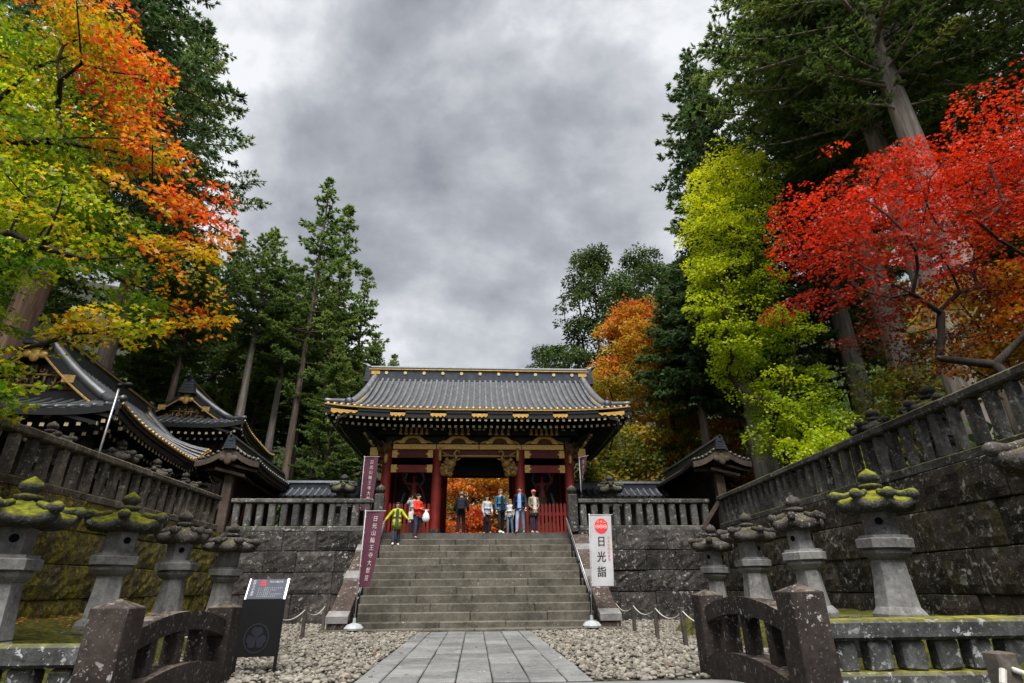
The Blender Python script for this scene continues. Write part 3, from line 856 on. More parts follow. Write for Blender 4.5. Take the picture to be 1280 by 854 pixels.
# ------------------------------------------------------------------ generic tiled roof (ridge along local x, front = -y)
def roof(parent, L, W, ze, zr, gx, vh, lift=.2, k=.38, pitch=.28, hip=True, thick=.16, rib_r=.07, mats=None, ridge_h=.5, front_ribs=True, side_ribs=(-1,),
         gold_edge=True, ridge_gold=True, crests=0, gable_mat=None, desc=True, bump=None, rafter=True, orn=True, raft_pitch=.28, ridge_w=.34):
    mr, mrib, mdk = mats or (M['roof'], M['roof_rib'], M['roof_dark'])
    rt = MB()
    def Z(v): return ze + (zr - ze) * ((1 - k) * v + k * v * v)
    def hw(v):
        if not hip: return L
        return L - (L - gx) * v / vh if v < vh else gx + .02
    def lf(x, v):
        b = 0.0
        if bump: b = bump(x) * (1 - v) ** 1.5
        return lift * (abs(x) / L) ** 4 * (1 - v) ** 2 + b
    vsamp = sorted(set([i / 10 for i in range(11)] + ([vh] if hip else [])))
    NX = 28
    def grid(sgn, dz):
        vs = []; fs = []
        for v in vsamp:
            for i in range(NX + 1):
                x = (i / NX * 2 - 1) * hw(v)
                vs.append((x, sgn * W * (1 - v), Z(v) + lf(x, v) + dz))
        for j in range(len(vsamp) - 1):
            for i in range(NX):
                q = (j * (NX + 1) + i, j * (NX + 1) + i + 1, (j + 1) * (NX + 1) + i + 1, (j + 1) * (NX + 1) + i)
                fs.append(q)
        return vs, fs
    for sgn in (-1, 1):
        a, f = grid(sgn, 0); rt.add(a, f if sgn < 0 else [q[::-1] for q in f])
        a2, f2 = grid(sgn, -thick); rt.add(a2, f2 if sgn > 0 else [q[::-1] for q in f2], 1)
        # eave fascia
        n = NX + 1
        vs = a[:n] + a2[:n]
        fs = [(i, n + i, n + i + 1, i + 1) for i in range(NX)]
        rt.add(vs, fs if sgn < 0 else [q[::-1] for q in fs], 1)
        # verge faces
        for i in (0, NX):
            vs = [a[j * n + i] for j in range(len(vsamp))] + [a2[j * n + i] for j in range(len(vsamp))]
            m = len(vsamp)
            rt.add(vs, [(j, j + 1, m + j + 1, m + j) for j in range(m - 1)], 1)
    if hip:
        hv = [v for v in vsamp if v <= vh + 1e-6]
        NT_ = 14
        for sgn in (-1, 1):
            for dz, m in ((0, 0), (-thick, 1)):
                vs = []; fs = []
                for v in hv:
                    for i in range(NT_ + 1):
                        t = i / NT_ * 2 - 1
                        z = Z(v) + lf(L, v) * abs(t) ** 4 * (1 if v < vh else 0)
                        if abs(t) == 1: z = Z(v) + lf(hw(v), v)
                        vs.append((sgn * hw(v), t * W * (1 - v), z + dz))
                for j in range(len(hv) - 1):
                    for i in range(NT_):
                        fs.append((j * (NT_ + 1) + i, j * (NT_ + 1) + i + 1, (j + 1) * (NT_ + 1) + i + 1, (j + 1) * (NT_ + 1) + i))
                rt.add(vs, fs, m)
                if m == 0: e0 = vs[:NT_ + 1]
                else:
                    e1 = vs[:NT_ + 1]; n = NT_ + 1
                    rt.add(e0 + e1, [(i, n + i, n + i + 1, i + 1) for i in range(NT_)], 1)
    ro = rt.build('roof', [mr, M['black']], parent, smooth=False)
    # rolls of tile running down the slope
    def rib_mesh(v0, v1, xx=0.0, n=9):
        s = MB(); path = []
        for i in range(n + 1):
            v = v0 + (v1 - v0) * i / n
            path.append((0, -W * (1 - v), Z(v) + rib_r * .35 + (bump(xx) * (1 - v) ** 1.5 if bump else 0)))
        ring = [(math.cos(t), math.sin(t)) for t in (0, math.pi * .28, math.pi * .5, math.pi * .72, math.pi)]
        vs = []
        for (x, y, z) in path:
            for c_, s_ in ring: vs.append((x + rib_r * c_, y, z + rib_r * s_))
        fs = []
        for i in range(n):
            for q in range(4):
                fs.append((i * 5 + q, i * 5 + q + 1, (i + 1) * 5 + q + 1, (i + 1) * 5 + q))
        s.add(vs, fs)
        s.tube([(0, -W * (1 - v0) - .03, path[0][2] - .005), (0, -W * (1 - v0) + .05, path[0][2] - .005)], rib_r * 1.05, 8, 1)
        me = s.mesh('tile_roll', [mrib, M['gold_dull'] if gold_edge else mdk], True)
        return me
    shared = rib_mesh(0, 1) if not bump else None
    if front_ribs:
        nr = int(2 * (L - .12) / pitch)
        for i in range(nr + 1):
            x = -(L - .12) + i * 2 * (L - .12) / nr
            if hip and abs(x) > gx - .05:
                v1 = vh * (L - abs(x)) / (L - gx) * .98
                if v1 < .02: continue
                me = rib_mesh(0, v1, x, 4)
            else: me = shared or rib_mesh(0, 1, x)
            o = link('tile_roll', me, ro, None, (x, 0, lift * (abs(x) / L) ** 4 * .8))
    if hip:
        for sg in side_ribs:
            nr = int(2 * (W - .1) / pitch)
            for i in range(nr + 1):
                y = -(W - .1) + i * 2 * (W - .1) / nr
                v1 = min(vh, 1 - abs(y) / W) * .98
                if v1 < .02: continue
                s = MB(); pts = []
                for q in range(5):
                    v = v1 * q / 4
                    pts.append((sg * hw(v), y, Z(v) + lf(L, v) * (abs(y) / W) ** 4 + rib_r * .35))
                s.tube(pts, rib_r, 7); s.build('tile_roll', [mrib], ro, smooth=True)
    elif side_ribs:
        # verge tiles laid across the gable edge
        for sg in side_ribs:
            for fs_ in (-1, 1):
                n = int(W * 1.2 / .2)
                for i in range(n):
                    v = (i + .5) / n
                    s = MB(); z = Z(v) + lf(L, v) + .05
                    s.tube([(sg * (L - .34), fs_ * W * (1 - v), z), (sg * (L + .07), fs_ * W * (1 - v), z)], .06, 7)
                    s.build('verge_tile', [mrib], ro, smooth=True)
    if gold_edge:
        s = MB(); s.tube([(-L + 2 * L * q / 24, -W - .02, ze + lf(-L + 2 * L * q / 24, 0) - .05) for q in range(25)], .032, 6); s.build('gilt_eave_line', M['gold_dull'], ro)
    # ridge
    g2 = gx + .12 if hip else L + .08
    s = MB(); s.box(-g2, g2, -ridge_w / 2, ridge_w / 2, zr - .12, zr + ridge_h * .78); s.box(-g2 - .05, g2 + .05, -ridge_w * .72, ridge_w * .72, zr + ridge_h * .78, zr + ridge_h * .9)
    s.tube([(-g2 - .1, 0, zr + ridge_h * .95), (0, 0, zr + ridge_h * .93), (g2 + .1, 0, zr + ridge_h * .95)], .13, 8)
    rd = s.build('ridge', mdk, ro)
    if ridge_gold:
        s = MB(); s.box(-g2, g2, -ridge_w * .74, ridge_w * .74, zr + ridge_h * .7, zr + ridge_h * .765); s.build('gilt_band', M['gold'], rd)
        for q in range(crests):
            x = -g2 + .9 + q * (2 * g2 - 1.8) / max(1, crests - 1)
            s = MB(); s.tube([(x, -ridge_w * .62, zr + ridge_h * .45), (x, -ridge_w * .45, zr + ridge_h * .45)], .085, 12); s.build('gilt_crest', M['gold_pale'], rd)
        for x in (-g2 + .35, g2 - .35):
            s = MB(); s.box(x - .22, x + .22, -ridge_w * .6, -ridge_w * .4, zr + ridge_h * .32, zr + ridge_h * .62); s.build('gilt_plate', M['gold'], rd)
    if orn:
        for sg in (-1, 1):
            s = MB(); x = sg * (g2 + .02); w_ = ridge_w / .34; w2 = 1.0 if ridge_w > .3 else .45
            for q in range(5):
                s.box(x - (.16 - q * .01) * w2, x + (.16 - q * .01) * w2, (-.36 + q * .035) * w_, (.36 - q * .035) * w_, zr - .25 * w_ + q * (ridge_h + .28 * w_) / 5, zr - .25 * w_ + (q + .86) * (ridge_h + .28 * w_) / 5)
            s.tube([(x, 0, zr + ridge_h * .98), (x + sg * .15 * w2, 0, zr + ridge_h + .12 * w2), (x + sg * .36 * w2, 0, zr + ridge_h + .2 * w2)], [.16 * w2, .12 * w2, .05 * w2], 8)
            s.build('ridge_end_tile', mdk, ro)
    # descending ridges on the front slope, with end ornaments
    if desc:
        for sg in (-1, 1):
            for fs_ in (-1,):
                s = MB(); pts = []
                x = sg * (gx - .22)
                v0 = max(.02, (vh if hip else .08) - .12)
                for q in range(9):
                    v = 1 - (1 - v0) * q / 8
                    pts.append((x + sg * .25 * (1 - v), fs_ * W * (1 - v), Z(v) + .16))
                s.tube(pts, [.17] * 9, 8)
                dr = s.build('descending_ridge', mrib, ro, smooth=True)
                if gold_edge:
                    g_ = MB(); g_.tube([(p[0] - sg * .17, p[1], p[2] - .06) for p in pts], .035, 6); g_.build('gilt_edge', M['gold'], dr)
                e_ = pts[-1]
                s = MB(); s.ball((e_[0], e_[1] - .05, e_[2] + .02), (.21, .13, .24), 10, 6); s.ball((e_[0] - .2, e_[1] - .06, e_[2] - .07), (.12, .1, .1)); s.ball((e_[0] + .2, e_[1] - .06, e_[2] - .07), (.12, .1, .1))
                s.tube([(e_[0], e_[1] - .05, e_[2] + .2), (e_[0], e_[1] - .1, e_[2] + .34)], [.07, .03], 6)
                s.build('ridge_ornament', mdk, ro, smooth=True)
                if hip:
                    s = MB(); pts = []
                    for q in range(6):
                        v = vh * (1 - q / 5)
                        pts.append((sg * hw(v), fs_ * W * (1 - v), Z(v) + lf(hw(v), v) + .09))
                    s.tube(pts, [.13, .13, .12, .12, .11, .10], 8); s.build('hip_ridge', mrib, ro, smooth=True)
    # gable triangles, bargeboards, pendants
    for sg in (-1, 1):
        x = sg * (gx - .25) if hip else sg * (L - .45)
        v0 = vh if hip else .12
        pts = [(-W * (1 - v), Z(v) - thick - .02) for v in [v0 + (1 - v0) * q / 8 for q in range(9)]]
        poly = pts + [(-y, z) for y, z in pts[::-1][1:]]
        s = MB(); s.prism(poly, 0, x - .03, x + .03)
        gw = s.build('gable_wall', gable_mat or M['black'], ro)
        xb = sg * (gx + .05) if hip else sg * (L + .02)
        for fs_ in (-1, 1):
            s = MB()
            pp = [(xb, fs_ * W * (1 - v), Z(v) + lf(xb, v)) for v in [(.0 if not hip else vh) + (1 - (.0 if not hip else vh)) * q / 10 for q in range(11)]]
            bh = .30 if hip else .22
            vs = []
            for p in pp: vs += [(p[0] - .05, p[1], p[2] - .04), (p[0] + .05, p[1], p[2] - .04), (p[0] + .05, p[1], p[2] - .04 - bh), (p[0] - .05, p[1], p[2] - .04 - bh)]
            fs = []
            for q in range(10):
                for c_ in range(4): fs.append((q * 4 + c_, q * 4 + (c_ + 1) % 4, (q + 1) * 4 + (c_ + 1) % 4, (q + 1) * 4 + c_))
            fs += [(0, 3, 2, 1), (40, 41, 42, 43)]
            s.add(vs, fs)
            bb = s.build('bargeboard', M['black'] if gold_edge else M['wood'], ro)
            if gold_edge:
                s = MB(); s.tube([(p[0] + sg * .055, p[1], p[2] - .04 - bh * .85) for p in pp], .035, 6); s.build('gilt_trim', M['gold_dull'], bb)
                for q in (0, 5, 10):
                    s = MB(); p = pp[q]; s.obox((p[0] + sg * .06, p[1], p[2] - .04 - bh / 2), (.03, .34, .24)); s.build('gilt_plate', M['gold_dull'], bb)
        s = MB(); zc = zr - .55
        s.ball((xb + sg * .06, 0, zc), (.05, .17, .24), 8, 6); s.ball((xb + sg * .06, -.2, zc + .02), (.05, .15, .13), 8, 6); s.ball((xb + sg * .06, .2, zc + .02), (.05, .15, .13), 8, 6)
        s.build('gable_pendant', M['gold'] if gold_edge else M['wood'], ro, smooth=True)
    # rafters
    if rafter:
        for (a_, b_) in zip([-L + 2 * L * q / 12 for q in range(12)], [-L + 2 * L * q / 12 for q in range(1, 13)]):
            s = MB(); za, zb = ze + lf(a_, 0), ze + lf(b_, 0)
            s.add([(a_, -W + .04, za - thick + .01), (b_, -W + .04, zb - thick + .01), (b_, -W + .04, zb - thick - .19), (a_, -W + .04, za - thick - .19), (a_, -W + .12, za - thick + .01), (b_, -W + .12, zb - thick + .01), (b_, -W + .12, zb - thick - .19), (a_, -W + .12, za - thick - .19)],
                  [(0, 3, 2, 1), (4, 5, 6, 7), (3, 7, 6, 2), (0, 4, 7, 3), (1, 2, 6, 5)])
            s.build('eave_board', M['black'] if gold_edge else M['wood_dark'], ro)
        s = MB(); g_ = MB()
        n = int(2 * L / raft_pitch)
        for row, (yo, zo, r_) in enumerate(((.10, thick + .24, .055), (.52, thick + .42, .055))):
            for i in range(n + 1):
                x = -L + .1 + i * (2 * L - .2) / n
                for sg in (-1,):
                    v = yo / W
                    za = ze + lf(x, 0) - zo
                    zb = za + .26
                    s.bar((x, sg * (W - yo), za), (x, sg * (W - yo - 1.1), zb), .1, .1)
                    g_.obox((x, sg * (W - yo) + sg * .006, za), (.105, .016, .105))
            if hip:
                for sgx in side_ribs:
                    m = int(2 * W / raft_pitch)
                    for i in range(m + 1):
                        y = -W + .1 + i * (2 * W - .2) / m
                        za = Z(0) + lift * (abs(y) / W) ** 4 - zo
                        s.bar((sgx * (L - yo), y, za), (sgx * (L - yo - 1.0), y, za + .35), .1, .1)
                        g_.obox((sgx * (L - yo) + sgx * .006, y, za), (.016, .105, .105))
        o = s.build('rafters', M['black'] if gold_edge else M['wood_dark'], ro); tag(o, kind='stuff')
        o = g_.build('rafter_tips', M['gold_pale'] if gold_edge else M['wood'], ro); tag(o, kind='stuff')
    return ro, Z

# ------------------------------------------------------------------ the two-guardian gate
GX, GY = 0.08, 27.3
gate = thing('temple_gate', 'red and black temple gate with gilt fittings and dark tiled hip-and-gable roof above the stairs', 'gate', (GX, GY, TZ))
CX = (-4.0, -1.82, 1.82, 4.0); CYS = (-2.5, 0.0, 2.5)
for cy_ in CYS:
    for cx in CX:
        t_ = MB(); t_.lathe([(.27, 0), (.27, .06), (.215, .10), (.215, .5), (.21, 3.66)], 18, (cx, cy_, 0))
        col_ = t_.build('column', M['red'], gate, smooth=False)
        t_ = MB(); t_.lathe([(.34, -.02), (.34, .05), (.24, .14), (.235, .30), (.23, .30)], 14, (cx, cy_, 0)); t_.build('column_base', M['lantern_dark'], col_)
def G(m, name, mat, par=None, **kw): return m.build(name, mat, par or gate, **kw)
# tie beams between columns (front row, side rows) with gilt end fittings
def beam(x0, x1, y, z0, z1, mat, fit=True, th=.2):
    s = MB(); s.box(x0, x1, y - th / 2, y + th / 2, z0, z1); b = G(s, 'tie_beam', mat)
    if fit:
        for sg, x in ((1, x0), (-1, x1)):
            s = MB(); w = .30; h = z1 - z0
            zc = (z0 + z1) / 2
            pl = [(x, zc - h * .52), (x + sg * w * .8, zc - h * .52), (x + sg * w * .72, zc - h * .2), (x + sg * w * 1.08, zc), (x + sg * w * .72, zc + h * .2), (x + sg * w * .8, zc + h * .52), (x, zc + h * .52)]
            s.prism(pl if sg > 0 else pl[::-1], 1, y - th / 2 - .03, y - th / 2 + .02); s.build('gilt_plate', M['gold'], b)
    return b
for a, b in ((0, 1), (2, 3)):
    beam(CX[a] + .2, CX[b] - .2, -2.5, 3.30, 3.62, M['red_dark'])
    beam(CX[a] + .2, CX[b] - .2, -2.5, 2.66, 2.98, M['red'])
    beam(CX[a] + .2, CX[b] - .2, 0, 3.2, 3.62, M['black'], False)
beam(CX[1] + .2, CX[2] - .2, -2.5, 3.42, 3.62, M['red_dark'], False)
s = MB(); s.box(CX[1] + .2, CX[2] - .2, -2.62, -2.38, 3.35, 3.416); G(s, 'gilt_moulding', M['gold_dull'])
beam(CX[1] + .2, CX[2] - .2, 0, 3.02, 3.62, M['black'], False)
beam(CX[1] + .2, CX[2] - .2, 2.5, 3.33, 3.62, M['black'], False)
for sg in (-1, 1):
    for a, b in ((0, 1), (1, 2)):
        s = MB(); s.box(sg * 4.0 - .1, sg * 4.0 + .1, CYS[a], CYS[b], 3.3, 3.62); G(s, 'tie_beam', M['red'])
        s = MB(); s.box(sg * 4.0 - .05, sg * 4.0 + .05, CYS[a] + .2, CYS[b] - .2, 0.05, 3.3); G(s, 'side_wall', M['red_dark'])
        s = MB(); s.box(sg * 1.82 - .05, sg * 1.82 + .05, CYS[a] + .2, CYS[b] - .2, 0.05, 3.5); G(s, 'passage_wall', M['black'])
    x0, x1 = sorted((sg * 1.9, sg * 3.9))
    s = MB(); s.box(x0, x1, .1, .2, .05, 3.4); G(s, 'niche_back_wall', M['black'])
    s = MB(); s.box(x0, x1, 2.45, 2.55, .05, 3.4); G(s, 'rear_wall', M['red_dark'])
s = MB(); s.box(-4.0, 4.0, -2.4, 2.4, 3.62, 3.70); G(s, 'ceiling', M['black'])
# gilt architrave and the frog-leg struts above it
for k in range(4):
    a, b = (-3.78, -1.87, 0.0, 1.87)[k], (-1.87, 0.0, 1.87, 3.78)[k]
    s = MB(); s.cbox(a + .004, b - .004, -2.72, -2.36, 3.64, 3.88, .02); G(s, 'gilt_architrave', M['gold'])
for x in (-2.92, -.92, .92, 2.92):
    s = MB(); pts = []
    for i in range(13):
        t_ = -1 + 2 * i / 12
        pts.append((x + .62 * t_, 3.90 + .42 * max(0, 1 - abs(t_) ** 1.6) ** .8))
    inn = [(x + .36 * (-1 + 2 * i / 8), 3.90 + .24 * max(0, 1 - abs(-1 + 2 * i / 8) ** 2) ** .6) for i in range(9)]
    s.prism(pts + inn[::-1], 1, -2.78, -2.63); fl = G(s, 'frog_leg_strut', M['gold'])
    s = MB(); s.prism(inn, 1, -2.70, -2.66); s.build('carved_panel', M['carving'], fl)
    for sg in (-1, 1):
        s = MB(); s.tube([(x + sg * .45, -2.72, 4.0), (x + sg * .68, -2.72, 3.98), (x + sg * .86, -2.72, 3.92)], [.07, .06, .03], 7); s.build('gilt_scroll', M['gold'], fl)
# bracket zone: black stepped boards, bracket sets with gilt block faces
s = MB()
for i in range(3):
    y = -2.5 - .34 * i
    s.box(-4.1 - .30 * i, 4.1 + .30 * i, y - .1, y + .25, 3.90 + .34 * i + .02, 3.90 + .34 * (i + 1))
s.box(-4.3, 4.3, -2.4, 2.6, 3.9, 5.2)
for i in range(4):
    s.box(-4.1 - .34 * i - .25, 4.1 + .34 * i + .25, -2.4, 2.6, 3.90 + .34 * i + .03, 3.90 + .34 * (i + 1) - .01)
G(s, 'bracket_boards', M['black'])
def comb_set(x, n, w):
    b = MB(); b.box(x - w / 2 - .02, x + w / 2 + .02, -3.05, -2.8, 4.22, 4.66); bs = G(b, 'bracket_set', M['black'])
    g_ = MB()
    for i in range(n):
        t_ = (i - (n - 1) / 2) / ((n - 1) / 2)
        xx = x + t_ * w * .42; hh = .36 * (1 - .45 * abs(t_) ** 2)
        g_.cbox(xx - .05, xx + .05, -3.12, -3.03, 4.29, 4.29 + hh, .012)
        g_.cbox(xx - .07, xx + .07, -3.15, -3.02, 4.21, 4.28, .012)
    g_.box(x - w * .36, x + w * .36, -3.11, -3.04, 4.63, 4.68)
    g_.build('gilt_block_row', M['gold'], bs)
for x, n, w in ((-2.86, 6, 1.35), (-.88, 4, .95), (.88, 4, .95), (2.86, 6, 1.35)): comb_set(x, n, w)
for x in (-4.15, -3.75, -1.95, -1.62, 0.0, -.2, .2, 1.62, 1.95, 3.75, 4.15):
    s = MB(); s.cbox(x - .07, x + .07, -3.12, -3.02, 4.42, 4.48, .01); G(s, 'gilt_block', M['gold_pale'])
for sg in (-1, 1):      # corner bracket arms flaring to the side
    for k in range(5):
        s = MB(); yk = -2.9 + k * .42
        s.tube([(sg * 4.15, yk, 3.7), (sg * 4.5, yk - .05, 4.0), (sg * 4.95, yk - .15, 4.5), (sg * 5.25, yk - .2, 4.95)], [.10, .11, .11, .10], 6)
        cb = G(s, 'corner_bracket_arm', M['black'])
        s = MB(); s.obox((sg * 5.3, yk - .2, 4.7), (.12, .1, .1)); s.obox((sg * 4.98, yk - .1, 4.25), (.12, .1, .1)); s.obox((sg * 4.72, yk - .05, 3.92), (.12, .1, .1)); s.build('gilt_tip', M['gold_pale'], cb)
    s = MB(); s.box(sg * 4.28 - .14, sg * 4.28 + .14, -2.62, -2.4, 3.3, 3.62); nose = G(s, 'beam_nose', M['red_dark'])
    s = MB(); s.box(sg * 4.58 - .17, sg * 4.58 + .17, -2.66, -2.38, 3.36, 3.72); s.build('gilt_plate', M['gold'], nose)
    # carved beast heads on the outer columns
    s = MB(); x = sg * 4.05
    s.ball((x, -2.75, 3.68), (.26, .24, .26), 10, 7); s.ball((x, -3.0, 3.6), (.15, .17, .13), 8, 6); s.ball((x - .17, -2.82, 3.9), (.08, .08, .1), 6, 5); s.ball((x + .17, -2.82, 3.9), (.08, .08, .1), 6, 5)
    s.ball((x + sg * .25, -2.68, 3.72), (.18, .16, .22), 8, 6); s.tube([(x, -3.1, 3.58), (x, -3.2, 3.45), (x, -3.14, 3.34)], [.07, .05, .02], 7)
    G(s, 'carved_beast_head', M['carving'], smooth=True)
    s = MB(); s.lathe([(.03, 0), (.075, .05), (.085, .3), (.05, .42), (.02, .46)], 10, (sg * 4.02, -2.82, 3.0)); G(s, 'gilt_bell_fitting', M['gold'], smooth=True)
    s = MB(); s.lathe([(.04, 0), (.08, .05), (.085, .45), (.05, .55), (.02, .6)], 10, (sg * 1.70, -2.78, 3.12)); G(s, 'gilt_bell_fitting', M['gold'], smooth=True)
    # gilt beast with raised curling trunk on the inner side of the passage columns
    s = MB(); bx = sg * 1.28; by = -2.62
    s.ball((bx + sg * .08, by, 2.85), (.30, .22, .26), 10, 7); s.ball((bx - sg * .08, by - .12, 3.02), (.22, .2, .2), 10, 7); s.ball((bx + sg * .22, by, 2.64), (.2, .18, .16), 8, 6); s.ball((bx - sg * .02, by - .05, 2.58), (.16, .15, .14), 8, 6)
    s.ball((bx + sg * .12, by - .08, 3.2), (.1, .08, .1), 7, 5); s.ball((bx - sg * .2, by - .1, 3.2), (.08, .07, .1), 7, 5)
    s.tube([(bx - sg * .22, by - .2, 3.06), (bx - sg * .3, by - .26, 3.26), (bx - sg * .2, by - .28, 3.42), (bx - sg * .3, by - .28, 3.56), (bx - sg * .42, by - .28, 3.52), (bx - sg * .40, by - .28, 3.44)], [.07, .055, .05, .045, .04, .03], 7)
    s.tube([(bx - sg * .1, by - .2, 3.3), (bx + sg * .2, by - .25, 3.42), (bx + sg * .42, by - .25, 3.56)], [.04, .035, .015], 6)
    s.tube([(bx - sg * .5, by - .2, 3.22), (bx - sg * .3, by - .22, 3.16)], [.02, .04], 6)
    s.tube([(bx + sg * .3, by, 2.7), (sg * 1.6, by, 2.9)], [.14, .16], 7)
    cr_ = random.Random(3)
    for q in range(26):
        a_, b_ = cr_.uniform(0, 6.28), cr_.uniform(-1, 1)
        s.ball((bx + sg * .06 + .27 * math.cos(a_) * math.sqrt(1 - b_ * b_), by - .06 - abs(.2 * math.sin(a_)), 2.84 + .3 * b_), cr_.uniform(.03, .075), 6, 4)
    G(s, 'gilt_beast_carving', M['gold_dull'], smooth=True)
# picket fences closing the guardian niches
for a, b in ((0, 1), (2, 3)):
    x0, x1 = CX[a] + .2, CX[b] - .2
    fz = MB(); fz.box(x0, x1, -2.56, -2.46, .86, .98); fz.box(x0, x1, -2.56, -2.46, .1, .22)
    fr = G(fz, 'fence_rail', M['red'])
    n = 11
    for i in range(n):
        x = x0 + (i + .5) * (x1 - x0) / n
        s = MB(); w = .105
        s.prism([(x - w / 2, 0.02), (x + w / 2, 0.02), (x + w / 2, 1.30), (x, 1.38), (x - w / 2, 1.30)], 1, -2.60, -2.566); s.build('picket', M['red'], fr)
# threshold stones and name bay
s = MB(); s.box(-4.5, 4.5, -3.3, 3.3, -.25, .02); G(s, 'plinth', M['step'])
# roof of the gate
rz0 = thing('x', 'x', 'x'); bpy.data.objects.remove(rz0)
gro, gZ = roof(gate, 6.42, 4.6, 8.02 - TZ, 10.95 - TZ, 5.55, .22, lift=.22, k=.42, pitch=.272, thick=.2, rib_r=.07, ridge_h=.62, crests=11, side_ribs=(-1, 1), raft_pitch=.255)
for x, w in ((-5.6, 1.1), (-3.4, .62), (-1.72, .66), (0, .66), (1.72, .66), (3.4, .62), (5.6, 1.1)):
    s = MB(); zz = 8.02 - TZ - .22 + .22 * (abs(x) / 6.42) ** 4
    n = 8; pts = [(x - w / 2, zz + .10)] + [(x - w / 2 + w * i / n, zz - .06 - (.07 if i % 2 else 0) - .03 * math.sin(math.pi * i / n)) for i in range(n + 1)] + [(x + w / 2, zz + .10)]
    s.prism(pts, 1, -4.60, -4.53); s.build('gilt_eave_plate', M['gold'], gro)
for sg in (-1, 1):     # wind bells at the eave corners
    s = MB(); s.tube([(sg * 5.95, -4.1, 4.7), (sg * 5.95, -4.1, 4.52)], .012, 5); s.lathe([(.05, .22), (.09, .16), (.10, .02), (.12, 0)], 10, (sg * 5.95, -4.1, 4.25)); s.build('wind_bell', M['black'], gro)

# ------------------------------------------------------------------ small gates at the ends of the front terrace
def side_gate(x, y, label, rz, ln=7.6):
    t = thing('side_gate', label, 'gate', (x, y, TZ), rz, group='roofed side gates beside the terrace')
    # local x runs along world +Y, local -y faces the court (+X)
    L = ln / 2; bx = L + 0.0
    o = MB()
    ro, Z = roof(t, L, 1.18, 2.52, 3.25, L, .1, lift=.12, k=.55, pitch=.3, hip=False, thick=.12, rib_r=.055, mats=(M['roof_old'], M['roof_old'], M['roof_dark']), ridge_h=.28, gold_edge=False,
                 ridge_gold=False, desc=False, side_ribs=(-1,), gable_mat=M['wood_dark'], raft_pitch=.24, ridge_w=.22)
    for xx in (-L + .55, L - .55):
        s = MB(); s.cbox(xx - .17, xx + .17, -.17, .17, -.05, 3.0, .02); s.build('post', M['wood'], t)
        s = MB(); s.bar((xx, -.95, 2.42), (xx, .95, 2.42), .16, .2); s.build('bracket_arm', M['wood'], t)
        s = MB(); s.prism([(-.42, 2.58), (.42, 2.58), (.22, 2.74), (.1, 2.95), (-.1, 2.95), (-.22, 2.74)], 0, xx - .09, xx + .03); s.build('carved_strut', M['wood'], t)
        s = MB(); s.bar((xx, .0, 1.3), (xx, .95, .1), .12, .14); s.build('brace', M['wood'], t)
    for k in range(9):
        xx = -L + .75 + k * (ln - 1.5) / 9
        s = MB(); s.box(xx, xx + (ln - 1.5) / 9 - .012, -.05, .05, 0, 2.5); s.build('plank', M['wood_dark'], t)
    s = MB(); s.box(-L + .2, L - .2, -.12, .12, 2.5, 2.66); s.build('head_beam', M['wood_dark'], t)
    for k in range(5):
        xx = -L + 1.0 + k * .55
        s = MB(); s.bar((xx, -.09, .1), (xx + .55, -.09, 1.5), .05, .07); s.build('lattice_bar', M['carving_red'], t)
    return t
side_gate(-9.85, 26.1, 'weathered gabled side gate at the left end of the front terrace', R(93.5))
side_gate(9.85, 25.7, 'weathered gabled side gate at the right end of the front terrace', R(89))

# roofed walls between gate and side gates
def roofed_wall(x0, x1, y, label):
    t = thing('roofed_wall', label, 'wall', ((x0 + x1) / 2, y, TZ), group='low tile-roofed walls flanking the gate')
    L = (x1 - x0) / 2
    s = MB(); s.box(-L, L, -.12, .12, -.05, 2.0); s.build('panel', M['wood_dark'], t)
    roof(t, L, .85, 1.92, 2.42, L, .1, lift=0, k=.3, pitch=.3, hip=False, thick=.1, rib_r=.055, mats=(M['roof_dark'], M['roof_rib'], M['roof_dark']), ridge_h=.22, gold_edge=False, ridge_gold=False, desc=False, side_ribs=(), orn=False, rafter=False, ridge_w=.26)
roofed_wall(-9.0, -4.4, 27.3, 'low dark tile-roofed wall left of the gate')
roofed_wall(4.55, 9.1, 27.3, 'low dark tile-roofed wall right of the gate')

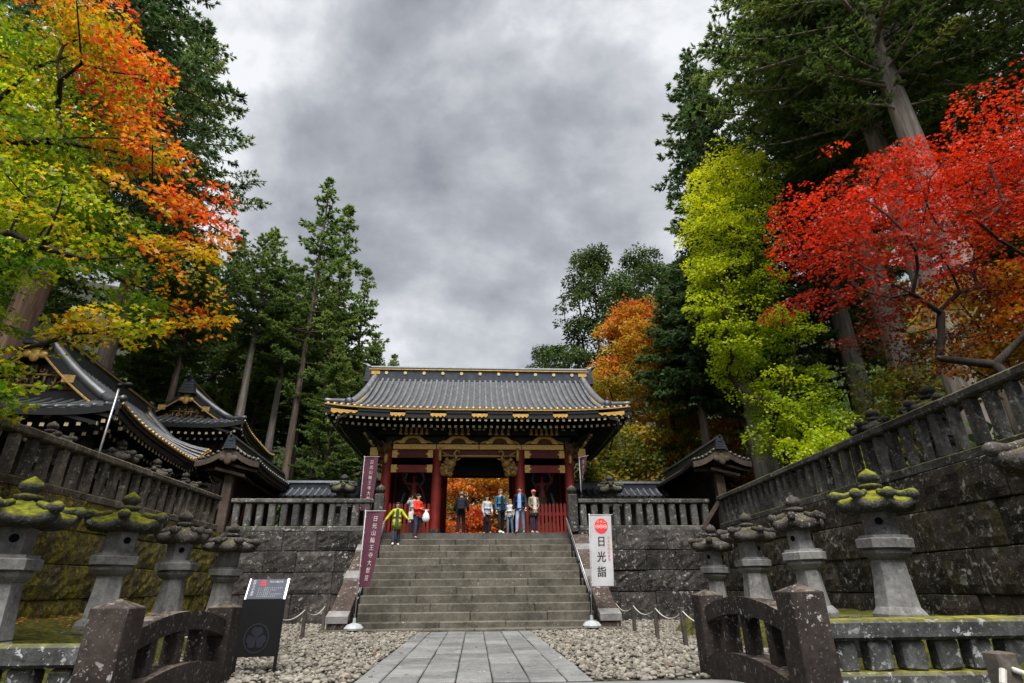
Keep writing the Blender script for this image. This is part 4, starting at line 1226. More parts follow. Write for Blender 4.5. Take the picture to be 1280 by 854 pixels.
# ------------------------------------------------------------------ halls on the left terrace
def hall(label, rz, x, y, L, W, ze, zr, gx, vh, wall_in, bump=None, name='temple_hall', base=TZ, pend=True):
    t = thing(name, label, 'building', (x, y, base), rz)
    roof(t, L, W, ze - base, zr - base, gx, vh, lift=.3, k=.42, pitch=.30, thick=.2, rib_r=.065, ridge_h=.45, crests=0, side_ribs=(-1,), raft_pitch=.3, gable_mat=M['black'], bump=bump, mats=(M['roof'], M['roof'], M['roof_dark']))
    # walls and columns under the eaves
    wx, wy = L - wall_in, W - wall_in
    s = MB(); s.box(-wx, wx, -wy, wy, -.1, ze - base - .55); s.build('wall', M['wood_dark'], t)
    s = MB()
    for i in range(3): s.box(-wx - .12 - .25 * i, wx + .12 + .25 * i, -wy - .12 - .25 * i, wy + .12 + .25 * i, ze - base - .62 + .2 * i, ze - base - .44 + .2 * i)
    s.build('bracket_boards', M['black'], t)
    for i in range(5):
        for sx, sy in ((-wx + i * wx / 2, -wy - .1), (-wx - .1, -wy + i * wy / 2)):
            s = MB(); s.lathe([(.14, -.1), (.14, ze - base - .6)], 12, (sx, sy, 0)); s.build('column', M['wood_dark'], t)
    for i in range(8):
        s = MB(); yy = -wy + (i + .5) * 2 * wy / 8
        s.obox((-wx - .72, yy, ze - base - .12), (.06, .16, .12)); s.build('gilt_block', M['gold'], t)
    if pend:   # gilt carving filling the gable
        zg = zr - base
        s = MB(); xg = -gx + .2; cr_ = random.Random(8)
        half = W * (1 - vh) * .62
        s.box(xg - .05, xg + .02, -half, half, zg - 1.52, zg - 1.42)
        s.box(xg - .05, xg + .02, -half * .6, half * .6, zg - 1.12, zg - 1.05)
        for q in range(9):
            yy = -half * .9 + q * half * 1.8 / 8
            s.box(xg - .04, xg + .02, yy - .03, yy + .03, zg - 1.5, zg - 1.5 + max(.08, .75 * (1 - abs(yy) / half)))
        for q in range(16):
            yy = cr_.uniform(-half * .75, half * .75); zz = zg - 1.42 + cr_.uniform(.02, .6) * (1 - abs(yy) / half)
            a_ = cr_.uniform(0, 6.28)
            s.tube([(xg - .05, yy + .09 * math.cos(a_ + t_ * .9) * (1 - t_ * .12), zz + .09 * math.sin(a_ + t_ * .9) * (1 - t_ * .12)) for t_ in range(6)], [.035, .032, .03, .026, .02, .012], 5)
        s.build('gilt_gable_carving', M['gold_old'], t, smooth=True)
    return t
kb = lambda x: .75 * math.exp(-((x - 2.9) / 1.05) ** 2)
hall('large dark-roofed hall with gilt gable behind the left balustrade', R(98.5), -14.12, 20.85, 5.6, 3.3, 5.75, 8.3, 4.2, .34, 1.15, bump=kb, name='water_pavilion')
hall('smaller hall with gilt gable and dark eaves behind the large left hall', R(98), -14.8, 30.3, 3.9, 3.1, 8.35, 10.3, 2.9, .36, 1.0, name='storehouse', base=4.2)
# ------------------------------------------------------------------ stone lanterns
def lantern_proto(n, roof_r, seed, slim=1.0):
    """unit lantern 2.1 m high, origin at foot; returns dict part -> mesh"""
    rng = random.Random(seed); P = {}
    a0 = math.pi / n
    s = MB(); s.lathe([(.37, -.35), (.37, .04), (.35, .07), (.31, .12), (.275, .15)], n, rot=a0); P['base'] = s.mesh('base', [])
    s = MB(); s.lathe([(.265 * slim, .13), (.245 * slim, .3), (.225 * slim, .5), (.208 * slim, .76), (.208 * slim, .79)], n, rot=a0); P['shaft'] = s.mesh('shaft', [])
    s = MB(); s.lathe([(.22, .77), (.27, .80), (.325, .86), (.335, .90), (.315, .92), (.315, .935), (.385, .94), (.39, 1.06), (.37, 1.075), (.34, 1.08), (.335, 1.12)], n, rot=a0); P['platform'] = s.mesh('platform', [])
    s = MB(); s.lathe([(.235, 1.11), (.245, 1.12), (.25, 1.45), (.24, 1.47)], n, rot=a0); P['firebox'] = s.mesh('firebox', [])
    P['window'] = []
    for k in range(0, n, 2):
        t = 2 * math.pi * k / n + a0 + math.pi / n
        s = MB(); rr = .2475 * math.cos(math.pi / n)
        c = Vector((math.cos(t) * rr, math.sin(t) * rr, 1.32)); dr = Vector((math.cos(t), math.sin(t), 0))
        s.tube([c - dr * .04, c + dr * .004], .055, 12)  # black disc on the firebox face stands for a shaded opening; none is cut
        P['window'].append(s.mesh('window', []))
    # roof: polygonal, concave, upturned, thick edge, curls at the corners
    s = MB(); NT_ = n * 6; rings = [0.16, .3, .5, .7, .86, 1.0]
    def hexr(t):
        m = (t - a0) % (2 * math.pi / n) - math.pi / n
        return math.cos(math.pi / n) / math.cos(m), (abs(m) / (math.pi / n)) ** 3
    vs = []; fs = []
    top = lambda q: .27 * (1 - q) ** 1.15
    for q in rings:
        for i in range(NT_):
            t = 2 * math.pi * i / NT_
            h, c = hexr(t); rr = roof_r * q * (h * (1 + .06 * c * q))
            w = 1 + rng.uniform(-.02, .02)
            vs.append((math.cos(t) * rr * w, math.sin(t) * rr * w, 1.60 + top(q) + .10 * c * q ** 3 + rng.uniform(-.008, .008)))
    for q, z in ((1.0, 1.49), (.9, 1.46), (.45, 1.45)):
        for i in range(NT_):
            t = 2 * math.pi * i / NT_; h, c = hexr(t); rr = roof_r * q * h * (1 + .06 * c * q)
            vs.append((math.cos(t) * rr, math.sin(t) * rr, z + .09 * c * q ** 3))
    nr = len(rings) + 3
    for j in range(nr - 1):
        for i in range(NT_):
            fs.append((j * NT_ + (i + 1) % NT_, j * NT_ + i, (j + 1) * NT_ + i, (j + 1) * NT_ + (i + 1) % NT_))
    fs.append(tuple(range(NT_)))
    s.add(vs, fs)
    for k in range(n):
        t = 2 * math.pi * k / n + a0
        c = Vector((math.cos(t), math.sin(t), 0))
        s.tube([c * roof_r * .45 + Vector((0, 0, 1.76)), c * roof_r * .75 + Vector((0, 0, 1.70)), c * roof_r * .98 + Vector((0, 0, 1.71))], [.045, .06, .075], 7)
        s.ball(c * roof_r * 1.0 + Vector((0, 0, 1.70)), (.09, .09, .085), 9, 6)
    P['roof'] = s.mesh('roof', [], True)
    s = MB(); s.lathe([(.12, 1.80), (.16, 1.84), (.16, 1.88), (.09, 1.90), (.095, 1.92), (.14, 1.96), (.145, 2.01), (.11, 2.07), (.05, 2.11), (.012, 2.14)], 12); P['finial'] = s.mesh('finial', [], True)
    return P
LP6 = lantern_proto(6, .56, 1)
LP8 = lantern_proto(8, .55, 2, 1.1)
LP6b = lantern_proto(6, .62, 3, 1.25)
def lantern(P, x, y, z, sc, label, group, rz=0.0, sroof=1.0, roof_mat=None, mat=None, plinth=True):
    mat = mat or M['lantern']; roof_mat = roof_mat or M['lantern_roof']
    t = thing('stone_lantern', label, 'lantern', (x, y, z), rz, group)
    lr = random.Random(label)
    t.rotation_euler = (lr.uniform(-.022, .022), lr.uniform(-.022, .022), rz)
    for k, me in [(k, m_) for k, ml in P.items() for m_ in (ml if isinstance(ml, list) else [ml])]:
        m = {'roof': roof_mat, 'finial': roof_mat, 'window': M['window_shade']}.get(k, mat)
        f = sroof * .9 * lr.uniform(.96, 1.05) if k == 'roof' else lr.uniform(.96, 1.05)
        o = link(k, me, t, m, (lr.uniform(-.01, .01), lr.uniform(-.01, .01), 0), (0, 0, 0), (sc * f, sc * f * lr.uniform(.97, 1.03), sc))
    if plinth:
        s = MB(); s.cbox(-.52 * sc, .52 * sc, -.52 * sc, .52 * sc, -z + .0, -.02, .03, .01); s.build('plinth', M['lantern_dark'], t)
    return t
rowR = 'stone lanterns in front of the right wall'; rowL = 'stone lanterns in front of the left wall'
lantern(LP8, 6.05, 8.5, .72, 0.975, 'tall stone lantern with moss capped roof and finial behind the low right balustrade', rowR, R(10), 1.12, M['lantern_moss'])
lantern(LP6, 6.12, 10.75, .66, 0.975, 'slender stone lantern with bare dark roof, second from the mossy one on the right', rowR, R(20), .92)
lantern(LP6b, 6.15, 13.0, .64, 0.954, 'broad stone lantern with wide mottled roof behind the right bridge railing', rowR, R(2), 1.15)
lantern(LP6, 6.2, 15.3, .50, 1.007, 'farthest stone lantern of the right row near the wall corner', rowR, R(30), 1.05, M['lantern_roof'])
lantern(LP6b, 7.2, 6.4, .66, 1.2, 'large stone lantern cut by the right edge of the picture', rowR, R(14), 1.05)
lantern(LP6b, -6.15, 8.25, .46, 1.007, 'large stone lantern under thick bright moss at the left edge', rowL, R(8), 1.12, M['lantern_moss'])
lantern(LP6, -6.1, 10.55, .60, 1.007, 'stone lantern with moss heaped roof behind the near left bridge post', rowL, R(25), 1.15, M['lantern_moss'])
lantern(LP6, -6.15, 12.85, .60, 0.986, 'stone lantern with lightly mossed roof behind the left bridge handrail', rowL, R(4), 1.0, M['lantern_roof'])
lantern(LP8, -6.15, 15.3, .52, 1.018, 'stone lantern with broad curled roof behind the far left bridge post', rowL, R(16), 1.2, M['lantern_roof'])
tl = 'stone lanterns on the terraces'
lantern(LP6, -5.38, 23.5, TZ, 1.1, 'dark stone lantern behind the front balustrade left of the gate', tl, R(10), 1.0, M['lantern_dark'], M['lantern_dark'], False)
lantern(LP6, 5.6, 23.5, TZ, 1.1, 'dark stone lantern behind the front balustrade right of the gate', tl, R(-10), 1.0, M['lantern_dark'], M['lantern_dark'], False)
for (px, lab) in (((-10.5, 14.2, .9), 'stone lantern head above the left balustrade beside the large hall'), ((-10.45, 16.9, 1.0), 'stone lantern with big curled roof beside the pole on the left terrace'),
                  ((-10.4, 18.9, .93), 'stone lantern with low broad roof between the pole and the left side gate'), ((-10.35, 20.9, .9), 'stone lantern nearest the left side gate on the left terrace'),
                  ((-10.5, 12.0, .95), 'stone lantern on the left terrace under the maple branches')):
    lantern(LP6, px[0], px[1], TZ, px[2], lab, tl, R(12 + px[1] * 7), 1.1, M['lantern_roof'], M['lantern_dark'], False)
for (px, lab) in (((10.2, 13.4, 1.05), 'black lantern finial above the right balustrade left of the red maple trunk'), ((10.15, 11.5, 1.03), 'dark lantern roof corner above the right balustrade in the shade of the red maple')):
    lantern(LP6, px[0], px[1], TZ, px[2], lab, tl, R(12 + px[1] * 7), 1.1, M['lantern_dark'], M['lantern_dark'], False)

# ------------------------------------------------------------------ rope fences
def rope_fence(pts, label, h=.74, w=.085, lean=0.0):
    t = thing('rope_fence', label, 'rope fence', (pts[0][0], pts[0][1], 0))
    for (x, y) in pts:
        s = MB(); s.cbox(x - w / 2, x + w / 2, y - w / 2, y + w / 2, -.1, h, .008, .003); s.build('post', M['post_wood'], t, world=True)
    for (a, b) in zip(pts, pts[1:]):
        s = MB(); p = []
        for i in range(13):
            q = i / 12
            p.append((a[0] + (b[0] - a[0]) * q, a[1] + (b[1] - a[1]) * q - w / 2 - .01, h - .08 - .17 * 4 * q * (1 - q)))
        s.tube(p, .014, 7); s.build('rope', M['rope'], t, world=True, smooth=True)
    return t
rope_fence([(4.38, 19.0), (4.3, 16.6), (4.28, 14.5), (4.32, 12.7), (4.36, 11.0)], 'wooden posts with white rope along the right pebble bed')
rope_fence([(-4.5, 19.0), (-4.3, 16.1), (-4.32, 13.6), (-4.3, 11.1), (-4.35, 8.9)], 'wooden posts with white rope along the left pebble bed')
rf = rope_fence([(2.93, 3.4), (4.6, 3.1)], 'wooden post with knotted white rope in the lower right corner', h=.80, w=.11)
s = MB(); s.tube([(2.87, 3.33, .72), (2.83, 3.31, .66), (2.84, 3.31, .60), (2.78, 3.3, .56)], .017, 7); s.tube([(2.82, 3.31, .57), (2.84, 3.3, .5)], .010, 6); s.build('rope_knot', M['rope'], rf, world=True)

# ------------------------------------------------------------------ lettering
def glyphs(txt):
    c = bpy.data.curves.new('glyph', 'FONT'); c.body = txt; c.size = 1.0; c.align_x = 'CENTER'; c.align_y = 'CENTER'
    c.resolution_u = 3
    o = bpy.data.objects.new('glyph', c); COL.objects.link(o)
    dg = bpy.context.evaluated_depsgraph_get()
    me = bpy.data.meshes.new_from_object(o.evaluated_get(dg))
    v = [tuple(p.co) for p in me.vertices]; f = [tuple(p.vertices) for p in me.polygons]
    bpy.data.objects.remove(o); bpy.data.curves.remove(c); bpy.data.meshes.remove(me)
    if v:
        xs_ = [p[0] for p in v]; ys_ = [p[1] for p in v]
        ox, oy = (min(xs_) + max(xs_)) / 2, (min(ys_) + max(ys_)) / 2
        v = [(p[0] - ox, p[1] - oy) for p in v]
    return v, f
_gc = {}
def letters(mb, txt, cells, size, fn, sx=1.0):
    """one glyph per cell (u, v); fn maps (u, v) in metres to 3-D"""
    for ch, (u, v) in zip(txt, cells):
        if ch not in _gc: _gc[ch] = glyphs(ch)
        vs, fs = _gc[ch]
        mb.add([fn(u + p[0] * size * sx, v + p[1] * size) for p in vs], fs)

def banner(label, x, y, z0, h_pole, w, h, cloth, twist, sgn=1, base=True, wave=.045, lean=0.0, group=None, tw0=0.0):
    t = thing('banner', label, 'banner', (x, y, z0), group=group)
    zt = h_pole
    s = MB(); s.tube([(0, 0, .05), (lean, 0, zt)], .014, 8); s.build('pole', M['white_metal'], t, smooth=True)
    def fn0(u, v, o=0.0):      # u across from the pole, v up from the foot of the cloth
        q = 1 - v / h
        a = tw0 + twist * q
        bx = lean * ((zt - h + v) / zt)
        dx = u * math.cos(a); dy = -u * math.sin(a) + wave * math.sin(u * 9 + q * 7) * (.25 + u / w) * (.35 + q)
        return (bx + .02 + dx + o * math.sin(a) * -1, dy - o * math.cos(a), zt - .05 - h + v)
    nu, nv = 8, 22
    vs = [fn0(w * i / nu, h * j / nv) for j in range(nv + 1) for i in range(nu + 1)]
    fs = [(j * (nu + 1) + i, j * (nu + 1) + i + 1, (j + 1) * (nu + 1) + i + 1, (j + 1) * (nu + 1) + i) for j in range(nv) for i in range(nu)]
    s = MB(); s.add(vs, fs); c = s.build('cloth', cloth, t, smooth=True)
    s = MB(); a_ = fn0(0, h); b_ = fn0(w, h)
    s.tube([(a_[0] - .06, a_[1], a_[2] + .015), (b_[0] + .05, b_[1], b_[2] + .015)], .012, 7); s.build('crossbar', M['white_metal'], t)
    for k in range(5):
        v = h * (.05 + .22 * k); p = fn0(0, v); bx = lean * ((zt - h + v) / zt)
        s = MB(); s.obox(((p[0] + bx) / 2, p[1] - .004, p[2]), (.05, .02, .03)); s.build('loop', M['white_cloth'], t)
    if base:
        s = MB(); s.lathe([(.27, 0), (.28, .05), (.20, .14), (.09, .17), (.05, .18), (.045, .30), (.02, .31)], 8, rot=R(22.5)); s.build('weight', M['plastic'], t)
    return t, c, (lambda u, v, o=.006: fn0(u, v, o))
# white banner, right of the stairs
t, c, fn = banner('white nobori banner with red disc and bold characters at the right foot of the stairs', 3.40, 17.95, .075, 3.16, .66, 2.02, M['white_cloth'], R(4), lean=.12, wave=.012)
s = MB(); N = 28
s.add([fn(.34, 1.70)] + [fn(.34 + .205 * math.cos(2 * math.pi * i / N), 1.70 + .225 * math.sin(2 * math.pi * i / N)) for i in range(N)], [(0, 1 + i, 1 + (i + 1) % N) for i in range(N)])
s.build('red_disc', M['print_red'], c)
s = MB()
for cx in (.22, .34, .46):
    for (r0, r1) in ((.045, .060), (0, .022)):
        q = []
        for i in range(12):
            a_ = 2 * math.pi * i / 12
            q.append((cx + r1 * math.cos(a_), 1.685 + r1 * math.sin(a_))); q.append((cx + r0 * math.cos(a_), 1.685 + r0 * math.sin(a_)))
        s.add([fn(u, v, .010) for u, v in q], [(2 * i, (2 * i + 2) % 24, (2 * i + 3) % 24, 2 * i + 1) for i in range(12)])
letters(s, '日光山', [(.24, 1.82), (.34, 1.83), (.44, 1.82)], .085, lambda u, v: fn(u, v, .010))
s.build('disc_lettering', M['print_pale'], c)
s = MB()
for du in (-.006, 0, .006):
    letters(s, '日光詣', [(.33 + du, 1.25), (.32 + du, .82), (.315 + du, .40)], .32, lambda u, v: fn(u, v, .008 + du * .1), .86)
s.build('lettering', M['ink'], c)
s = MB(); letters(s, 'はる世詣', [(.555, 1.37 - .11 * k) for k in range(4)], .10, fn); s.build('side_lettering', M['print_orange'], c)
s = MB(); letters(s, 'のまち', [(.555, .93 - .10 * k) for k in range(3)], .095, fn); s.build('side_lettering', M['print_red'], c)
# plum banners
def plum(label, x, y, z0, hp, w, h, tw, n, base=True, lean=0.0, tw0=0.0):
    t, c, fn = banner(label, x, y, z0, hp, w, h, M['purple'], tw, base=base, lean=lean, group='plum temple banners', tw0=tw0)
    s = MB()
    tx = '日光山輪王寺大猷院'
    letters(s, tx, [(w * .56, h * (.90 - .098 * k)) for k in range(9)], h * .082, fn, .9)
    s.build('lettering', M['print_white'], c)
plum('plum banner with white characters at the left foot of the stairs', -3.40, 17.98, .075, 3.28, .54, 2.12, R(44), 0, lean=.03)
plum('plum banner with white characters beside the left gate column', -4.62, 23.3, TZ, 3.06, .54, 2.12, R(25), 0, base=False)
plum('plum banner seen edge-on beside the right gate column', 4.30, 23.3, TZ, 3.06, .50, 2.12, R(60), 0, base=False, lean=-.02, tw0=R(62))

# ------------------------------------------------------------------ notice stand
sg_ = thing('notice_stand', 'black notice stand with slanted printed panel and faint round crest on the left pebbles', 'notice board', (-3.28, 9.85, 0), R(6))
s = MB(); s.box(-.30, .30, -.02, .02, .22, 1.0); s.build('front_panel', M['black_metal'], sg_)
for x in (-.29, .29):
    s = MB(); s.bar((x, 0, 0), (x, 0, 1.0), .035, .045); s.build('leg', M['black_metal'], sg_)
s = MB(); s.bar((-.0, .03, 1.0), (.0, .20, 1.30), .62, .03, up=(0, -.87, .5)); tp = s.build('slanted_panel', M['black_metal'], sg_)
nrm = Vector((0, -.30, .17)).normalized(); ax = Vector((0, .17, .30)).normalized(); oo = Vector((0, .03, 1.0)) + nrm * .017
pf = lambda u, v, o=0.0: tuple(oo + Vector((u, 0, 0)) + ax * v + nrm * o)
s = MB(); s.add([pf(-.285, .01), pf(.27, .01), pf(.27, .335), pf(-.285, .335)], [(0, 1, 2, 3)]); s.build('printed_face', M['board_face'], tp)
s = MB(); s.add([pf(-.305, 0, .003), pf(-.285, 0, .003), pf(-.285, .345, .003), pf(-.305, .345, .003)], [(0, 1, 2, 3)]); s.build('edge_trim', M['steel'], tp)
s = MB(); s.add([pf(.272, 0, .003), pf(.305, 0, .003), pf(.305, .345, .003), pf(.272, .345, .003)], [(0, 1, 2, 3)]); s.build('edge_trim', M['steel'], tp)
s = MB(); letters(s, '酒', [(-.09, .265)], .11, lambda u, v: pf(u, v, .003)); s.add([pf(-.15, .21, .002), pf(-.03, .21, .002), pf(-.03, .32, .002), pf(-.15, .32, .002)], []); s.build('red_lettering', M['print_red'], tp)
s = MB()
letters(s, 'お守りの由来', [(-.22, .30 - .045 * k) for k in range(6)], .045, lambda u, v: pf(u, v, .003))
letters(s, '日光山輪王寺', [(.02 + .035 * k, .29) for k in range(6)], .034, lambda u, v: pf(u, v, .003))
for r_ in range(5):
    letters(s, '家光公御廟所大猷院拝観案内図', [(-.13 + .029 * k, .185 - .034 * r_) for k in range(13 - (r_ % 3) * 3)], .017, lambda u, v: pf(u, v, .003))
s.build('lettering', M['print_white'], tp)
s = MB(); cx_, cz_ = -.03, .47; N = 36   # round crest: ring with three heart-shaped leaves
yy = -.024
q = []
for i in range(N):
    a_ = 2 * math.pi * i / N
    q.append((cx_ + .185 * math.cos(a_), yy, cz_ + .205 * math.sin(a_))); q.append((cx_ + .165 * math.cos(a_), yy, cz_ + .185 * math.sin(a_)))
s.add(q, [(2 * i, 2 * i + 1, (2 * i + 3) % (2 * N), (2 * i + 2) % (2 * N)) for i in range(N)])
for k in range(3):
    a_ = math.pi / 2 + k * 2 * math.pi / 3
    q = [(cx_, yy, cz_)]
    for i in range(13):
        f_ = -1 + 2 * i / 12
        r_ = .145 * (1 - .25 * abs(f_) ** 3 - .12 * math.exp(-(f_ / .12) ** 2))
        q.append((cx_ + r_ * math.cos(a_ + f_ * .9), yy, cz_ + r_ * 1.1 * math.sin(a_ + f_ * .9)))
    s.add(q, [(0, i + 2, i + 1) for i in range(12)])
s.build('crest', M['crest'], sg_)

# floodlight pole on the left terrace
fl = thing('floodlight_pole', 'thin grey pole with a small floodlight rising behind the left balustrade', 'lamp pole', (-9.9, 15.2, TZ))
s = MB(); s.tube([(0, 0, 0), (.02, .05, 3.2)], .028, 8); s.build('pole', M['steel'], fl, smooth=True)
s = MB(); s.tube([(0, .05, 3.2), (.1, .05, 3.28), (.22, .03, 3.28)], .03, 7); s.ball((.26, .0, 3.24), (.15, .1, .09), 9, 6); s.ball((.02, .05, 3.24), (.08, .08, .07), 8, 6); s.build('lamp_head', M['black_metal'], fl, smooth=True)

# little stone marker in the passage
s = MB(); s.lathe([(.09, 0), (.08, .5), (.11, .52), (.11, .6), (.03, .68)], 10); o = s.build('stone_marker', M['lantern_dark'], loc=(.42, 24.2, TZ)); tag(o, 'small stone marker post in the middle of the gate passage', 'marker')
# ------------------------------------------------------------------ leaves and trees
def norm(a): return a / np.maximum(np.linalg.norm(a, axis=1, keepdims=True), 1e-6)
SHAPES = {
    'kite': np.array([(0, 0), (.5, .38), (0, 1.0), (-.5, .38)]),
    'oval': np.array([(0, 0), (.38, .22), (.46, .58), (0, 1.0), (-.46, .58), (-.38, .22)]),
    'maple': np.array([(0, 0), (.42, .10), (.26, .36), (.62, .62), (.22, .62), (0, 1.05), (-.22, .62), (-.62, .62), (-.26, .36), (-.42, .10)]),
}
def leaf_mesh(name, C, D, Nn, ln, wd, tint, shape, mat):
    """C base points, D axis, Nn rough normal"""
    D = norm(D); S = norm(np.cross(D, Nn)); Nn = np.cross(S, D)
    sh = SHAPES[shape]; k = len(sh)
    droop = np.array([-(q[1] ** 2) * .12 + abs(q[0]) * -.10 for q in sh])
    V = C[:, None, :] + S[:, None, :] * (sh[None, :, 0] * wd[:, None])[..., None] + D[:, None, :] * (sh[None, :, 1] * ln[:, None])[..., None] + Nn[:, None, :] * (droop[None] * ln[:, None])[..., None]
    n = len(C)
    return bulk_mesh(name, V.reshape(-1, 3), k, np.arange(n * k), mat, tint)

def trunk_mb(h, r, seed, lean=(0, 0), n=14, segs=14, flare=1.5, top=.12, wob=.12):
    rng = random.Random(seed); s = MB(); path = []; rad = []
    for i in range(segs + 1):
        q = i / segs
        path.append((lean[0] * q + wob * math.sin(q * 5 + seed) * q * (1 - q * .5), lean[1] * q + wob * math.cos(q * 4 + seed) * q * (1 - q * .5), q * h - .4 * (i == 0)))
        rad.append(r * ((1 - q) * (1 - top) + top) * (1 + (flare - 1) * max(0, 1 - q * 14) ** 2))
    s.tube(path, rad, n)
    return s, path

def conifer(seed, h, r_tr, z0, rmax, mat, bark, n_br=150, peak=.25, droop=.28, leaf=(.34, .10), dens=1.0, gap=.0, tip=.25, lean=(0, 0), upsw=.15, bare=0.0):
    """returns (trunk mesh, crown mesh): tapering trunk, whorled limbs, sprays of narrow needles"""
    r = np.random.default_rng(seed)
    s, path = trunk_mb(h, r_tr, seed, lean)
    path = np.array(path)
    Cs, Ds, Ns, Ts, Ls = [], [], [], [], []
    zs = z0 + (h - z0) * np.sort(r.uniform(0, 1, n_br)) ** .92
    for i, z in enumerate(zs):
        q = (z - z0) / (h - z0)
        prof = (min(1, (q + .06) / peak) ** .7) * ((1 - q) ** .75 + .04) / ((1 - peak) ** .75)
        L = rmax * min(1.05, prof) * r.uniform(.55, 1.12)
        if r.uniform() < gap: L *= .35
        th = i * 2.399 + r.uniform(-.5, .5)
        f = np.array([np.interp(z, path[:, 2], path[:, 0]), np.interp(z, path[:, 2], path[:, 1]), z])
        rise = upsw * (q * 1.8 - .4) + .1
        steps = max(4, int(L / .5) + 2)
        pts = []
        bend = r.uniform(-.25, .25)
        for j in range(steps + 1):
            t = j / steps
            a = th + bend * t
            pts.append(f + np.array([math.cos(a) * L * t, math.sin(a) * L * t, L * (rise * t - droop * t ** 1.5 + .16 * t ** 4)]))
        pts = np.array(pts)
        rb = max(.012, .024 * L ** .8)
        s.tube([tuple(p) for p in pts[::2]], [rb * (1 - .85 * k / max(1, len(pts[::2]) - 1)) for k in range(len(pts[::2]))], 5, cap=False)
        start = bare + (.12 if L > 1 else 0)
        m = max(6, int(L * 11 * dens))
        tt = start + (1 - start) * r.uniform(0, 1, m) ** .8
        idx = tt * steps; i0 = np.minimum(idx.astype(int), steps - 1); fr = (idx - i0)[:, None]
        P = pts[i0] * (1 - fr) + pts[i0 + 1] * fr
        ax = norm(pts[i0 + 1] - pts[i0])
        side = norm(np.cross(ax, np.array([[0, 0, 1.]])))
        sgn = r.choice([-1, 1], m)[:, None]
        sl = (.10 + .24 * L * (1 - tt * .75) * .5)[:, None] * r.uniform(.4, 1.25, (m, 1))
        sdir = norm(side * sgn + ax * r.uniform(.2, .9, (m, 1)) + np.array([[0, 0, 1]]) * r.normal(-.12, .28, (m, 1)))
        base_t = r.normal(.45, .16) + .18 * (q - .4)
        per = 10
        for k in range(per):
            u = (k + r.uniform(.2, 1, (m, 1))) / per
            C = P + sdir * sl * u
            D = norm(sdir + ax * .3 + r.normal(0, .45, (m, 3)) + np.array([[0, 0, tip * .3]]))
            Cs.append(C); Ds.append(D); Ns.append(np.array([[0, 0, 1.]]) + r.normal(0, .55, (m, 3)))
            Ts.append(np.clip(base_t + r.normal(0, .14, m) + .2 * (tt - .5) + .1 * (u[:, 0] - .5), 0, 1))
            Ls.append(r.uniform(.7, 1.3, m))
    C = np.concatenate(Cs); D = np.concatenate(Ds); Nn = np.concatenate(Ns); T = np.concatenate(Ts); l = np.concatenate(Ls)
    crown = leaf_mesh('crown', C, D, Nn, leaf[0] * l, leaf[1] * l * 2, T, 'kite', mat)
    return s.mesh('trunk', [bark], True), crown

def grow(base, fork, targets, r_tip, seed, power=.46, nodes0=3, jit=.18):
    """connect target points to a trunk by nearest-node branching; returns MB of limbs"""
    rng = np.random.default_rng(seed)
    nodes = []; par = []
    b = np.array(base, float); f = np.array(fork, float)
    for i in range(nodes0 + 1):
        q = i / nodes0
        nodes.append(b + (f - b) * q + (rng.normal(0, jit * .35, 3) if 0 < i < nodes0 else 0)); par.append(i - 1)
    trunk_n = nodes0 + 1
    order = np.argsort(np.linalg.norm(np.array(targets) - f, axis=1))
    ends = []
    for o in order:
        t = np.array(targets[o], float)
        A = np.array(nodes)
        d = np.linalg.norm(A - t, axis=1) + .8 * np.maximum(0, A[:, 2] - t[2] + .2) + .12 * np.linalg.norm(A - f, axis=1)
        d[:max(1, nodes0 - 1)] += 4
        j = int(np.argmin(d)); p = A[j]; L = np.linalg.norm(t - p)
        n = max(1, int(L / .55)); prev = j
        for k in range(1, n + 1):
            q = k / n
            pt = p + (t - p) * q + np.array([0, 0, .12 * L * q * (1 - q)]) + (rng.normal(0, jit * .3 * min(1, L), 3) if k < n else 0)
            nodes.append(pt); par.append(prev); prev = len(nodes) - 1
        ends.append(prev)
    A = np.array(nodes); pa = np.array(par); fixed = np.zeros(len(A), bool); fixed[:nodes0] = True
    leafn = np.ones(len(A), bool); leafn[pa[pa >= 0]] = False
    for it in range(5):                       # relax the limbs so that they bend instead of kinking
        sm = np.zeros_like(A); ct = np.zeros(len(A))
        k_ = np.arange(1, len(A)); np.add.at(sm, k_, A[pa[1:]]); np.add.at(ct, k_, 1.0)
        np.add.at(sm, pa[1:], A[1:]); np.add.at(ct, pa[1:], 1.0)
        B = A * .45 + .55 * sm / np.maximum(ct, 1)[:, None]
        mv = ~(fixed | leafn); A[mv] = B[mv]
    nodes = [a_ for a_ in A]
    cnt = np.zeros(len(nodes))
    for e_ in ends:
        k = e_
        while k >= 0: cnt[k] += 1; k = par[k]
    rad = r_tip * np.maximum(cnt, 1) ** power
    s = MB()
    for k in range(1, len(nodes)):
        p = par[k]
        ra = min(rad[p], rad[k] * 1.25) if p >= trunk_n else rad[p]
        nn = 8 if rad[k] > .06 else (6 if rad[k] > .025 else 4)
        s.tube([tuple(nodes[p]), tuple(nodes[k])], [ra, rad[k]], nn, cap=False)
    return s

